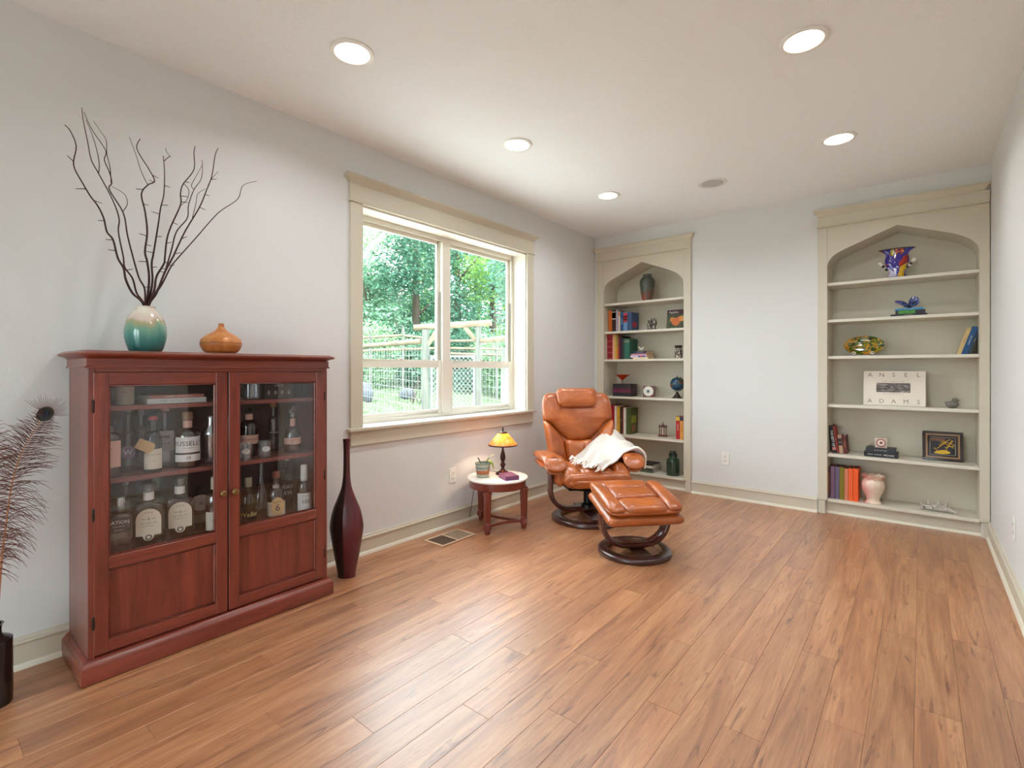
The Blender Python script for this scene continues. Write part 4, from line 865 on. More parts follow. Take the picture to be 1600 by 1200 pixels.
MB().lathe(smooth([(.055, 0), (.056, .006), (.052, .014), (.030, .026), (.016, .038), (.012, .050), (.015, .058), (.021, .070), (.020, .080), (.012, .090), (.014, .100), (.019, .115), (.0205, .135), (.016, .160), (.010, .180), (.008, .200)], 3, False)+[(0, .200)], 28).obj('base', BRZ, lm, ang=60)
def mica():
    m = bpy.data.materials.new('mica_shade'); m.use_nodes = True; nt = m.node_tree; N, L = nt.nodes, nt.links
    for n in list(N): N.remove(n)
    o = N.new('ShaderNodeOutputMaterial'); tr = N.new('ShaderNodeBsdfTranslucent'); df = N.new('ShaderNodeBsdfPrincipled'); mx = N.new('ShaderNodeMixShader'); mx.inputs[0].default_value = .42
    tc = N.new('ShaderNodeTexCoord'); n = N.new('ShaderNodeTexNoise'); n.inputs['Scale'].default_value = 26; n.inputs['Detail'].default_value = 5; L.new(tc.outputs['Object'], n.inputs['Vector'])
    r = ramp(N, [(.3, (236, 150, 62)), (.7, (252, 200, 118))]); L.new(n.outputs['Fac'], r.inputs[0]); L.new(r.outputs[0], tr.inputs[0])
    df.inputs['Base Color'].default_value = srgb(214, 160, 104); df.inputs['Roughness'].default_value = .22
    L.new(tr.outputs[0], mx.inputs[1]); L.new(df.outputs[0], mx.inputs[2]); L.new(mx.outputs[0], o.inputs[0]); return m
MB().lathe([(.112, .228), (.036, .318), (.0345, .318), (.110, .228)], 40, caps=False).obj('shade', mica(), lm, clean=False, ang=50)
MB().lathe([(.1135, .2215), (.1135, .230), (.1085, .2305), (.1085, .2215), (.1135, .2215)], 40, caps=False).obj('rim_band', BRZ, lm, ang=40)
MB().lathe([(.0375, .316), (.038, .322), (.026, .328), (.010, .331), (.004, .335), (.007, .342), (.0065, .350), (.003, .357), (.004, .362), (0, .366)], 20).obj('finial', BRZ, lm)
MB().lathe([(.007, .2005), (.007, .225), (.012, .228)], 14).obj('socket', BRZ, lm)
MB().lathe([(0, .228), (.012, .2285), (.020, .245), (.021, .258), (.014, .274), (0, .279)], 18).obj('bulb', mat((255, 214, 150), .5, emit=14), lm)
l = bpy.data.lights.new('lamp_glow', 'POINT'); l.energy = 3.6; l.color = (1, .86, .66); l.shadow_soft_size = .022; q = bpy.data.objects.new('lamp_glow', l); COL.objects.link(q); q.parent = lm; q.location = (0, 0, .292)
MB().tube(smooth([(-.05, .01, .006), (-.10, .0, .010), (-.170, -.03, .006), (-.225, -.05, -.02), (-.245, -.06, -.12), (-.26, -.08, -.28), (-.262, -.10, -.36)], 6, False), .0022, 6).obj('power_cord', mat((30, 24, 22), .5), lm)
def potmat():
    m, nt, b = nodes('banded_glaze'); N, L = nt.nodes, nt.links
    tc = N.new('ShaderNodeTexCoord'); s = N.new('ShaderNodeSeparateXYZ'); L.new(tc.outputs['Object'], s.inputs[0]); n = N.new('ShaderNodeTexNoise'); n.inputs['Scale'].default_value = 30; L.new(tc.outputs['Object'], n.inputs['Vector'])
    a = N.new('ShaderNodeMath'); a.operation = 'MULTIPLY_ADD'; a.inputs[1].default_value = .012; L.new(n.outputs['Fac'], a.inputs[0]); L.new(s.outputs['Z'], a.inputs[2])
    mr = N.new('ShaderNodeMapRange'); mr.inputs[1].default_value = .004; mr.inputs[2].default_value = .112; L.new(a.outputs[0], mr.inputs[0])
    r = ramp(N, [(.0, (150, 160, 146)), (.22, (176, 176, 156)), (.26, (150, 84, 48)), (.50, (176, 98, 54)), (.54, (170, 174, 158)), (.68, (108, 124, 118)), (.80, (178, 180, 164)), (.95, (132, 142, 130))]); L.new(mr.outputs[0], r.inputs[0]); L.new(r.outputs[0], b.inputs['Base Color']); b.inputs['Roughness'].default_value = .35; return m
pt = thing('potted_plant', 'small leafy plant in a banded grey and rust pot on the side table', 'plant', (.232, -2.075, TZ))
MB().lathe([(.042, 0), (.046, .003), (.058, .100), (.059, .108), (.054, .108), (.048, .060), (0, .060)], 32).obj('pot', potmat(), pt, clean=False, ang=50)
MB().lathe([(.0525, .086), (.03, .090), (0, .089)], 24).obj('soil', mat((58, 46, 34), .95, bump=1, bscale=80), pt)
LG = mat((104, 138, 44), .4, var=.2, vscale=20); LP = mat((186, 204, 150), .5)
def leaf(pts, wid, m, up=(0, 0, 1)):
    P = [Vector(p) for p in smooth(pts, 5, False)]; L = len(P); upv = Vector(up); rows = []
    for i, p in enumerate(P):
        t = (P[min(i+1, L-1)]-P[max(0, i-1)]).normalized(); sd = t.cross(upv).normalized(); w = wid*math.sin(math.pi*(i/(L-1)*.94+.05))**.8; nn = sd.cross(t)
        rows.append([p-sd*w+nn*w*.25, p, p+sd*w+nn*w*.25])
    t = MB(); n = len(rows); v = [q for r in rows for q in r]; t.grid(rows); 
    return t
for pts, w, m in (([(.01, .0, .09), (.03, .02, .125), (.040, .035, .150)], .017, LG), ([(.01, .01, .09), (.035, .025, .118), (.060, .035, .100), (.072, .040, .055)], .019, LG), ([(.0, .01, .09), (.03, .03, .11), (.052, .05, .09), (.058, .055, .060)], .015, LG), ([(.01, 0, .09), (.045, .03, .150), (.070, .050, .168)], .010, LP), ([(-.01, -.01, .09), (-.015, -.03, .135), (-.014, -.045, .150)], .009, mat((110, 100, 96), .6))):
    o = leaf(pts, w, m).obj('leaf', m, pt, clean=False, ang=80); sm = o.modifiers.new('thick', 'SOLIDIFY'); sm.thickness = .0012
flatbook('purple_book', 'thick purple hardback lying flat on the side table', 'book', (112, 62, 98), (170, 110, 140), .415, -1.993, TZ, .105, .150, .030, R(-28+90), '. : . : .', GOLD, .010, None, 'y-')
# ================================================================ things on the bookcase shelves
S1, S2, S3, S4, S5, S6 = SHELF_Z
def book(label, px0, px1, ptop, zs, yf, c, pages=(222, 212, 194), depth=.15, lean=0, title=None, tm=None, tsize=None, group=None, band=None, name='book', x0=None, x1=None, h=None, gap=.0006, flat=.0):
    xa = aty(px0, 600, yf).x if x0 is None else x0; xb = aty(px1, 600, yf).x if x1 is None else x1
    w = xb-xa-gap; hh = h or aty((px0+px1)/2, ptop, yf).z-zs; d = min(depth, BD-.008-yf)
    b = thing(name, label, 'book', (xa, yf, zs), (0, R(lean), 0), group); e = min(.0024, w*.22)
    t = MB(); t.box(0, w, 0, e, 0, hh); t.box(0, e, e, d, 0, hh); t.box(w-e, w, e, d, 0, hh)
    t.obj('cover', mat(c, .5, spec=.35), b)
    box('page_block', mat(pages, .9), e, w-e, e, d-.003, .003, hh-.004, b)
    if band:
        for (z0, z1, bc) in band: box('spine_band', mat(bc, .5), .0003, w-.0003, -.0007, -.0001, z0*hh, z1*hh, b)
    if title: text(title, tsize or w*.62, tm or WHT, b, (w/2, -.0011, hh*.52), (R(90), R(90), 0), 'spine_title')
    return b
def stackbook(label, px0, px1, z, th, c, yc, ly, rz=0, title=None, tm=None, ts=None, pages=(226, 218, 200), group=None, spine='y-'):
    yf = yc-ly/2; xa, xb = aty(px0, 600, yf).x, aty(px1, 600, yf).x
    return flatbook('book', label, 'book', c, pages, (xa+xb)/2, yc, z, xb-xa, ly, th, R(rz), title, tm, ts or th*.6, group, spine)
RED, DRED, NAVY, BLU, ORG = (150, 34, 36), (110, 26, 30), (38, 44, 74), (40, 96, 140), (206, 98, 34)
g2, g3, g4, g5, g6 = ('books on the %s shelf of the corner bookcase' % w for w in ('second', 'third', 'fourth', 'fifth', 'bottom'))
# --- corner bookcase, shelf 1: vase
def mottled():
    m, nt, b = nodes('raku'); N, L = nt.nodes, nt.links
    tc = N.new('ShaderNodeTexCoord'); n = N.new('ShaderNodeTexNoise'); n.inputs['Scale'].default_value = 16; n.inputs['Detail'].default_value = 5; L.new(tc.outputs['Object'], n.inputs['Vector'])
    s = N.new('ShaderNodeSeparateXYZ'); L.new(tc.outputs['Object'], s.inputs[0]); a = N.new('ShaderNodeMath'); a.operation = 'MULTIPLY_ADD'; a.inputs[1].default_value = 3.0; L.new(s.outputs['Z'], a.inputs[0]); L.new(n.outputs['Fac'], a.inputs[2])
    r = ramp(N, [(.35, (74, 44, 34)), (.55, (150, 74, 52)), (.70, (96, 74, 58)), (.95, (78, 92, 86)), (1.0, (70, 76, 68))]); L.new(a.outputs[0], r.inputs[0]); L.new(r.outputs[0], b.inputs['Base Color']); b.inputs['Roughness'].default_value = .3; return m
q = aty(1011.5, 466, .10)
v = thing('mottled_vase', 'green-brown mottled vase with a rust foot under the corner arch', 'vase', (q.x, .10, S1))
MB().lathe(smooth([(.046, 0), (.052, .02), (.068, .10), (.077, .18), (.076, .215), (.060, .245), (.044, .255), (.042, .265), (.050, .280)], 4, False)+[(.044, .281), (.038, .26), (.05, .2), (0, .1)], 32).obj('vase_body', mottled(), v, clean=False, ang=60)
# shelf 2
yf = .075
book('orange paperback, first in the short row beside the Apples book shelf', 950.8, 956.2, 485.2, S2, yf, (204, 104, 36), group=g2, band=[(.02, .06, (150, 60, 20))])
book('dark brown book with a white title block in the short row', 956.3, 962.2, 484.8, S2, yf, (58, 34, 34), group=g2, band=[(.58, .93, (206, 200, 196)), (.62, .90, (30, 24, 28))])
book('lavender book in the short row beside the dark brown one', 962.5, 966.3, 484.3, S2, yf, (176, 160, 178), group=g2, title='== ====', tm=INK)
book('thin white and orange booklet in the short row', 966.5, 969, 486.8, S2, yf, (226, 206, 180), group=g2, band=[(.78, .97, (206, 120, 50))])
book('deep blue book in the short row', 969.1, 974, 487.8, S2, yf, (30, 84, 128), group=g2, title='=====', tm=WHT)
book('pale blue book with a red upper spine in the short row', 974.1, 980.2, 488, S2, yf, (112, 146, 190), group=g2, band=[(.48, .96, (178, 40, 54)), (.60, .66, (220, 210, 210)), (.74, .80, (220, 210, 210))])
bb = book('slate blue hardback with red lettering, last in the short row', 980.4, 987, 487.7, S2, yf, (62, 86, 124), group=g2, depth=.17)
t = bb.children[0].data; w_ = max(v_.co.x for v_ in t.vertices)
box('cover_panel', mat((176, 34, 62), .5), w_+.0001, w_+.0008, .02, .12, .045, .10, bb)
q = aty(1019, 512, .09)
br = thing('lattice_sculpture', 'small dark openwork metal sculpture between the short book row and Apples', 'sculpture', (q.x, .09, S2))
DM = mat((36, 32, 30), .5, .5); random.seed(4)
box('plinth', DM, -.052, .052, -.02, .02, 0, .010, br, .002)
for k in range(9):
    x0_ = -.046+k*.0115; pts = [(x0_, random.uniform(-.006, .006), .010)]
    for j in range(1, 5): pts.append((max(-.05, min(.05, x0_+random.uniform(-.016, .016))), random.uniform(-.008, .008), .010+j*random.uniform(.022, .029)))
    MB().tube(smooth(pts, 3, False), .0030, 5).obj('wire_stem', DM, br)
for k in range(8):
    x0_ = random.uniform(-.04, .03); z_ = random.uniform(.02, .09); MB().tube([(x0_, 0, z_), (x0_+.018, .002, z_+random.uniform(.006, .028))], .0026, 5).obj('wire_link', DM, br)
def apples():
    m, nt, b = nodes('printed_cover'); N, L = nt.nodes, nt.links
    tc = N.new('ShaderNodeTexCoord'); n = N.new('ShaderNodeTexNoise'); n.inputs['Scale'].default_value = 34; n.inputs['Detail'].default_value = 4; L.new(tc.outputs['Object'], n.inputs['Vector'])
    r = ramp(N, [(.35, (44, 52, 34)), (.55, (78, 88, 52)), (.75, (112, 104, 70))]); L.new(n.outputs['Fac'], r.inputs[0]); L.new(r.outputs[0], b.inputs['Base Color']); b.inputs['Roughness'].default_value = .3; return m
ap = thing('apples_book', 'face-out book with orange fruit on its cover, titled Apples', 'book', (aty(1041, 500, .13).x, .13, S2+.002), (R(-9), 0, 0), g2)
aw, ah = .195, .200
box('cover', apples(), 0, aw, 0, .003, 0, ah, ap); box('page_block', mat((226, 218, 200), .9), .003, aw-.003, .003, .020, .003, ah-.003, ap); box('back_cover', mat((60, 40, 40), .5), 0, aw, .020, .023, 0, ah, ap)
box('title_band', mat((72, 26, 34), .4), .0, aw, -.0008, -.0001, ah*.76, ah, ap); text('Apples', .036, WHT, ap, (.068, -.0014, ah*.88), (R(90), 0, 0))
for cx_, cz_, rr, cc in ((.095, .075, .042, (214, 112, 56)), (.060, .10, .026, (206, 130, 60)), (.155, .105, .030, (222, 150, 70)), (.125, .110, .022, (196, 90, 50))):
    MB().prism([(cx_+rr*math.cos(2*math.pi*k/20), cz_+rr*.95*math.sin(2*math.pi*k/20)) for k in range(20)], 'y', -.0012-rr*.004, -.0002).obj('printed_apple', mat(cc, .3), ap)
# shelf 3
yf = .06
book('large crimson book with ribbed spine at the shelf end', 944.6, 957, 521.5, S3, yf, (140, 30, 36), group=g3, depth=.19, band=[(k, k+.02, (196, 100, 96)) for k in (.04, .26, .48, .70, .93)])
book('thin peach book beside the crimson one', 957.2, 960.4, 522.5, S3, yf, (222, 168, 140), group=g3)
book('thin yellow paperback on the third shelf', 960.6, 962.8, 523, S3, yf, (220, 176, 70), group=g3)
book('thin orange paperback on the third shelf', 963, 966, 523, S3, yf, (208, 122, 48), group=g3, band=[(.5, .98, (150, 130, 60))])
book('maroon book in the third-shelf row', 966.2, 969, 526, S3, yf, (120, 34, 48), group=g3)
book('black-violet book in the third-shelf row', 969.2, 971.8, 525, S3, yf, (44, 30, 46), group=g3, depth=.2)
book('charcoal book in the third-shelf row', 972, 975.2, 528, S3, yf, (52, 58, 60), group=g3)
book('green cloth book with gilt titling', 975.3, 983.4, 529.2, S3, yf, (48, 104, 88), group=g3, title='', band=[(.84, .86, (190, 180, 130)), (.90, .91, (190, 180, 130))], depth=.2)
gy, z_ = .11, S3
for lb, a, b_, th, c, rz, ti in (('cream book at the bottom of the third-shelf pile', 988.5, 1012, .016, (236, 214, 176), 2, '====='), ('white and blue book second from the pile bottom', 985, 1011, .020, (206, 200, 214), -3, None), ('pink-spined book third in the pile', 986, 1010.5, .018, (196, 140, 160), -2, '===='), ('navy book topping the third-shelf pile under a white bird', 990, 1009.5, .026, (44, 40, 66), 1, '== == ==')):
    o = stackbook(lb, a, b_, z_+.0003, th, c, gy, .17, rz, ti, WHT if c[0] < 150 else INK, None, (214, 180, 130), g3); z_ += th+.0004
    if 'blue' in lb: box('spine_block', mat((40, 60, 140), .5), .0, .08, -.0861, -.0851, .003, .017, o); box('spine_block', mat((190, 40, 50), .5), .022, .05, -.0864, -.0862, .003, .017, o)
bd = thing('bird_figurine', 'tiny white bird figurine with raised wings on the book pile', 'figurine', (aty(1001.5, 545, .07).x, .075, z_+.0003))
BW = mat((226, 220, 206), .4); MB().lathe([(.013, 0), (.013, .004), (.003, .006), (.003, .014)], 12).obj('stand', BW, bd)
MB().pad(smooth([(-.018, 0), (-.006, .008), (.012, .006), (.022, .002), (.012, -.006), (-.006, -.006)], 4), .006, .006, lambda a, b, h: (a, h, .020+b), 5).obj('body', BW, bd, clean=False)
for s, e in ((-1, (-.045, .012, .052)), (1, (.035, -.01, .045))):
    t = leaf([(0, 0, .024), (e[0]*.5, e[1]*.5, e[2]*.72), e], .008, BW, (0, 1, 0)); o = t.obj('wing', BW, bd, clean=False, ang=80); sm = o.modifiers.new('thick', 'SOLIDIFY'); sm.thickness = .002
def speckled():
    m, nt, b = nodes('speckled'); N, L = nt.nodes, nt.links
    tc = N.new('ShaderNodeTexCoord'); n = N.new('ShaderNodeTexVoronoi'); n.inputs['Scale'].default_value = 75; L.new(tc.outputs['Object'], n.inputs['Vector'])
    r = ramp(N, [(.30, (226, 220, 206)), (.50, (70, 58, 48))]); L.new(n.outputs['Distance'], r.inputs[0]); L.new(r.outputs[0], b.inputs['Base Color']); b.inputs['Roughness'].default_value = .4; return m
jx = aty(1060, 558, .08).x
jv = thing('painted_jar', 'small dark jar with a cream leafy pattern at the shelf end', 'jar', (jx, .08, S3))
MB().lathe(smooth([(.034, 0), (.036, .01), (.037, .05), (.035, .085), (.030, .095), (.030, .105)], 3, False)+[(.0, .105)], 26).obj('jar_body', speckled(), jv, ang=50)
MB().lathe([(.031, .1053), (.037, .118), (.037, .132), (.026, .132), (.026, .116)], 26).obj('collar', mat((44, 34, 30), .5), jv)
# shelf 4
z_, gy = S4, .11
for i, (c, th, rz) in enumerate((((34, 34, 38), .022, 0), ((42, 40, 44), .020, .5), ((112, 40, 66), .022, -.4), ((92, 30, 54), .020, .3), ((52, 34, 46), .020, 0), ((38, 34, 38), .026, -.3))):
    lb = ('charcoal volume at the very bottom of the dark matching set', 'charcoal volume second from the bottom of the dark set', 'wine-red volume lying third in the dark set', 'plum volume lying fourth in the dark set', 'dark violet volume lying fifth in the dark set', 'black volume topping the dark set under the orange bowl')[i]
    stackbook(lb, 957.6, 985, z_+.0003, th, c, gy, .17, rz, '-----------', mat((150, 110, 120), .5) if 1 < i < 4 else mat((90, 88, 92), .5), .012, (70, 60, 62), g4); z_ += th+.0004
bw = thing('conical_bowl', 'orange conical glass bowl on a small clear ball foot', 'bowl', (aty(972.5, 600, .10).x, .10, z_+.0003))
MB().lathe([(.018, 0), (.018, .003), (.006, .006), (.010, .014), (.013, .022), (.008, .034), (.004, .038)], 20).obj('ball_foot', glass((.9, .88, .86), .03, .15, .9), bw, clean=False)
MB().lathe([(.003, .036), (.012, .044), (.040, .070), (.070, .092), (.086, .097), (.084, .1), (.066, .096), (.036, .074), (.006, .046), (0, .045)], 32).obj('cone', mat((200, 66, 24), .2, coat=.4), bw, clean=False, ang=60)
ck = thing('desk_clock', 'square red-brown desk clock with a round white dial', 'clock', (aty(1014.5, 610, .12).x, .12, S4), (0, 0, R(6)))
MB().prism(rrect(-.060, .060, 0, .116, .012, 4), 'y', -.022, .022).obj('case', wood((120, 56, 44), (84, 36, 30), (20, 20, 20), .35), ck, .003, 2)
MB().lathe([(.052, 0), (.052, .006), (.047, .007), (.046, .004), (0, .004)], 36).obj('dial', mat((232, 228, 216), .3), ck, loc=(-.003, -.0222, .060), rot=(R(90), 0, 0), clean=False)
MB().lathe([(.0165, .0045), (.0165, .0075), (.009, .008), (.0, .008)], 24).obj('dial_centre', mat((84, 96, 106), .3, .6), ck, loc=(-.003, -.0222, .060), rot=(R(90), 0, 0), clean=False)
for k in range(12):
    a = 2*math.pi*k/12; box('hour_mark', INK, -.003+.038*math.sin(a)-.0012, -.003+.038*math.sin(a)+.0012, -.0272, -.0264, .060+.038*math.cos(a)-.0012, .060+.038*math.cos(a)+.0012, ck)
def globe_mat():
    m, nt, b = nodes('globe_map'); N, L = nt.nodes, nt.links
    tc = N.new('ShaderNodeTexCoord'); n = N.new('ShaderNodeTexNoise'); n.inputs['Scale'].default_value = 15; n.inputs['Detail'].default_value = 5; L.new(tc.outputs['Object'], n.inputs['Vector'])
    r = ramp(N, [(.48, (24, 66, 92)), (.52, (30, 84, 104)), (.55, (30, 60, 50)), (.62, (120, 66, 60)), (.70, (170, 140, 120))]); L.new(n.outputs['Fac'], r.inputs[0]); L.new(r.outputs[0], b.inputs['Base Color']); b.inputs['Roughness'].default_value = .25; return m
gx = aty(1058, 620, .075).x
gl = thing('desk_globe', 'small dark blue globe on a bronze stand at the shelf end', 'globe', (gx, .075, S4))
BZm = mat((70, 56, 46), .4, .6)
MB().lathe(smooth([(.050, 0), (.052, .006), (.036, .016), (.020, .040), (.010, .062), (.010, .068)], 3, False)+[(0, .068)], 28).obj('stand', BZm, gl)
MB().ball((0, 0, .142), .068, 14).obj('ball', globe_mat(), gl)
t = MB(); pts = [(.076*math.cos(R(a))*math.cos(R(25)), .076*math.cos(R(a))*.1, .142+.076*math.sin(R(a))) for a in range(-112, 75, 9)]
t.sweep(pts, rrect(-.006, .006, -.0022, .0022, .001, 1), (0, 1, 0)); t.obj('meridian_arm', BZm, gl, ang=50)
MB().lathe([(.004, .208), (.006, .214), (.004, .222), (0, .224)], 10).obj('pin', BZm, gl)
# shelf 5
yf = .085
for lb, a, b_, tp, c, kw in (('dark blue book tucked behind the recliner back', 947.5, 952.2, 636, (64, 70, 104), {}), ('tall red book beside the recliner back', 952.4, 960, 632.5, (164, 22, 34), {}), ('white book on the fifth shelf next to the red one', 960.2, 963.5, 634, (230, 222, 208), {}), ('yellow guide book with dark spine letters', 963.7, 968.5, 635.6, (226, 168, 56), dict(title='=======', tm=INK)), ('black and olive cookbook in the fifth-shelf row', 968.7, 972.3, 636, (58, 56, 40), dict(title='===', tm=CRM)), ('thin red book squeezed between olive and white ones', 972.5, 974, 636, (150, 36, 44), {}), ('white book beside the green fronted cookbook', 974.2, 978.2, 637, (224, 220, 208), dict(title='===', tm=INK))):
    book(lb, a, b_, tp, S5, yf, c, group=g5, depth=.18, **kw)
gb = book('green cookbook with a garden picture, last of the fifth-shelf row', 978.4, 984.0, 637.5, S5, yf, (82, 92, 48), group=g5, depth=.19, lean=1.5)
xs_ = max(v_.co.x for v_ in gb.children[0].data.vertices)
box('cover_panel', mat((142, 150, 40), .5), xs_+.0001, xs_+.0008, .03, .15, .12, .20, gb); box('cover_panel', mat((150, 84, 60), .5, var=.4, vscale=80), xs_+.0001, xs_+.0008, .05, .13, .03, .10, gb)
on = thing('carved_stand', 'miniature carved dark wood pavilion frame with columns', 'ornament', (aty(1035.7, 679, .15).x, .15, S5))
OM = mat((96, 48, 40), .45)
box('plinth', OM, -.048, .048, -.014, .014, 0, .012, on, .002); box('lower_rail', OM, -.042, .042, -.010, .010, .0122, .022, on, .001); box('upper_rail', OM, -.044, .044, -.010, .010, .096, .106, on, .001)
for k, x_ in enumerate((-.036, -.013, .013, .036)):
    MB().lathe([(.006, .022), (.004, .03), (.0045, .055), (.006, .060), (.0045, .065), (.004, .09), (.006, .096)], 10).obj('column', OM, on, loc=(x_, 0, 0))
    if k in (0, 3): MB().lathe([(.005, .106), (.006, .114), (.003, .122), (0, .134)], 10).obj('finial', OM, on, loc=(x_, 0, 0))
t = MB().prism([(-.026, .106), (-.018, .118), (-.008, .124), (0, .132), (.008, .124), (.018, .118), (.026, .106)], 'y', -.006, .006); t.obj('pediment', OM, on)
MB().lathe([(.004, .132), (.006, .138), (.003, .146), (0, .158)], 10).obj('finial', OM, on)
box('mirror', mat((206, 190, 176), .2), -.012, .012, -.002, .002, .022, .096, on)
book('red and yellow guidebook standing at the shelf end', 1056.2, 1062, 650.8, S5, .06, (176, 34, 40), group=g5, title='=====', tm=CRM, band=[(.82, .99, (222, 180, 60))], depth=.13)
book('orange guidebook with a navy top standing at the shelf end', 1062.2, 1067.6, 650.4, S5, .06, (226, 150, 70), group=g5, title='== ====', tm=INK, band=[(.80, .99, (46, 40, 78))], depth=.13)
# shelf 6
z_ = S6
for lb, th, c, ti in (('green-lettered book at the bottom of the low pile', .026, (70, 84, 66), '==='), ('grey book in the middle of the low pile', .020, (60, 60, 58), '. . . .'), ('white book in the low pile near the green jar', .026, (214, 208, 200), '==='), ('black book topping the low pile near the green jar', .012, (32, 32, 32), None)):
    stackbook(lb, 998, 1020, z_+.0003, th, c, .15, .20, 0, ti, mat((190, 200, 60), .5) if 'green' in lb else (INK if c[0] > 150 else WHT), None, (214, 206, 192), g6); z_ += th+.0004
gj = thing('green_glass_jar', 'dark green glass jar with a lid on the bottom shelf', 'jar', (aty(1051.5, 740, .10).x, .10, S6))
GG = mat((14, 52, 30), .12, spec=.7, coat=.6)
MB().lathe(smooth([(.060, 0), (.064, .006), (.064, .14), (.060, .158), (.044, .170), (.041, .178), (.041, .200)], 3, False)+[(.0, .200)], 32).obj('jar_body', GG, gj, ang=50)
MB().lathe([(.043, .2003), (.043, .212), (.031, .214), (.031, .235), (.027, .240), (0, .240)], 28).obj('lid', mat((16, 44, 26), .25), gj, ang=40)
# ---------------------------------------------------------------- side bookcase
h2, h3, h5, h6 = ('books on the %s shelf of the side bookcase' % w for w in ('second', 'third', 'fifth', 'bottom'))
def folk(cols, scale, seed=0):
    m, nt, b = nodes('painted_glaze'); N, L = nt.nodes, nt.links
    tc = N.new('ShaderNodeTexCoord'); mp = N.new('ShaderNodeMapping'); mp.inputs['Location'].default_value = (seed, seed*.7, 0); L.new(tc.outputs['Object'], mp.inputs[0])
    n = N.new('ShaderNodeTexNoise'); n.inputs['Scale'].default_value = scale; n.inputs['Detail'].default_value = 1.5; n.inputs['Distortion'].default_value = 1.6; L.new(mp.outputs[0], n.inputs['Vector'])
    r = ramp(N, cols); r.color_ramp.interpolation = 'CONSTANT'; L.new(n.outputs['Fac'], r.inputs[0]); L.new(r.outputs[0], b.inputs['Base Color']); b.inputs['Roughness'].default_value = .14; b.inputs['Coat Weight'].default_value = .5; return m
fx = aty(1401.5, 427, .11).x
fz = thing('painted_art_vase', 'flaring violet, red and yellow painted art vase with spotted handles', 'vase', (fx, .11, S1))
PURP = folk([(.0, (236, 226, 250)), (.36, (52, 34, 140)), (.50, (70, 52, 168)), (.56, (28, 26, 84)), (.62, (178, 60, 50)), (.68, (206, 150, 90))], 14, 2)
BKm = mat((26, 22, 26), .3); YEL = mat((224, 178, 30), .2, coat=.4, var=.1, vscale=30); LAV = mat((188, 176, 206), .2, coat=.4)
def vw(z): return [(0, .062), (.02, .050), (.06, .056), (.10, .072), (.14, .078), (.18, .070), (.215, .088), (.245, .112)], z
prof = [(.012, .078), (.020, .060), (.05, .052), (.085, .062), (.12, .074), (.155, .076), (.185, .070), (.205, .078), (.232, .112)]
fp_ = smooth([(z, w) for z, w in prof], 4, False)
t = MB(); rows = []
for z, w in fp_:
    d = .030+.012*math.sin(z*14); rows.append([(w*math.cos(2*math.pi*k/36), d*math.sin(2*math.pi*k/36), z) for k in range(36)])
vs = [p for r in rows for p in r]; n = 36
t.add(vs, [(i*n+k, i*n+(k+1) % n, (i+1)*n+(k+1) % n, (i+1)*n+k) for i in range(len(rows)-1) for k in range(n)]+[tuple(range(n))[::-1]])
t.obj('vase_body', PURP, fz, clean=False, ang=70)
def facing(poly, m, nm, off):
    P = []
    for a, z in poly:
        w = min(fp_, key=lambda q: abs(q[0]-z))[1]; d = .030+.012*math.sin(z*14); s = max(0, 1-(a/w)**2) if abs(a) < w else 0; P.append((a, -d*math.sqrt(s)-off, z))
    t = MB(); n = len(P); c = tuple(sum(p[i] for p in P)/n for i in range(3)); ca, cz_ = c[0], c[2]; w = min(fp_, key=lambda q: abs(q[0]-cz_))[1]; c = (ca, -(.030+.012*math.sin(cz_*14))*math.sqrt(max(0, 1-(ca/w)**2))-off-.002, cz_)
    t.add(P+[c]+[(p[0], p[1]+.004, p[2]) for p in P], [(i, (i+1) % n, n) for i in range(n)]+[(i, (i+1) % n, n+1+(i+1) % n, n+1+i) for i in range(n)]); t.obj(nm, m, fz, ang=80)
facing(smooth([(.006, .016), (.044, .016), (.046, .05), (.060, .085), (.072, .118), (.050, .105), (.022, .085), (.014, .05)], 4), YEL, 'yellow_panel', .002)
facing(smooth([(-.058, .016), (-.008, .018), (-.012, .04), (-.030, .065), (-.056, .092), (-.054, .07), (-.048, .045)], 4), LAV, 'lavender_panel', .002)
facing(smooth([(.020, .092), (.055, .112), (.068, .14), (.066, .17), (.044, .168), (.030, .14), (.012, .115)], 4), mat((176, 48, 40), .2, coat=.4), 'red_panel', .0025)
facing(smooth([(-.036, .180), (-.020, .182), (-.018, .226), (-.038, .226)], 4), mat((186, 178, 70), .25), 'green_stripe', .002)
MB().sweep([(w*1.0*math.cos(2*math.pi*k/36), .040*math.sin(2*math.pi*k/36), .232) for k in range(36) for w in (.112,)], rrect(-.003, .003, -.003, .003, .001, 1), (0, 0, 1), True).obj('black_rim', BKm, fz, ang=60)
MB().lathe([(.076, .004), (.082, .006), (.082, .011), (.074, .0118)], 32, sy=.5).obj('black_foot', BKm, fz)
for x_ in (-.04, .04): MB().ball((x_, -.02, .004), .009, 6, sz=.45).obj('foot_stud', mat((230, 220, 200), .3), fz)
for s in (-1, 1):
    for k in range(5):
        a = k/4; p = (s*(.066+.040*a), -.006, .078+.052*a+(.006 if s > 0 else 0)); MB().ball(p, .0105 if k < 4 else .015, 6).obj('handle_bead', BKm if k % 2 == 0 and k < 4 else mat((230, 222, 204), .3), fz)
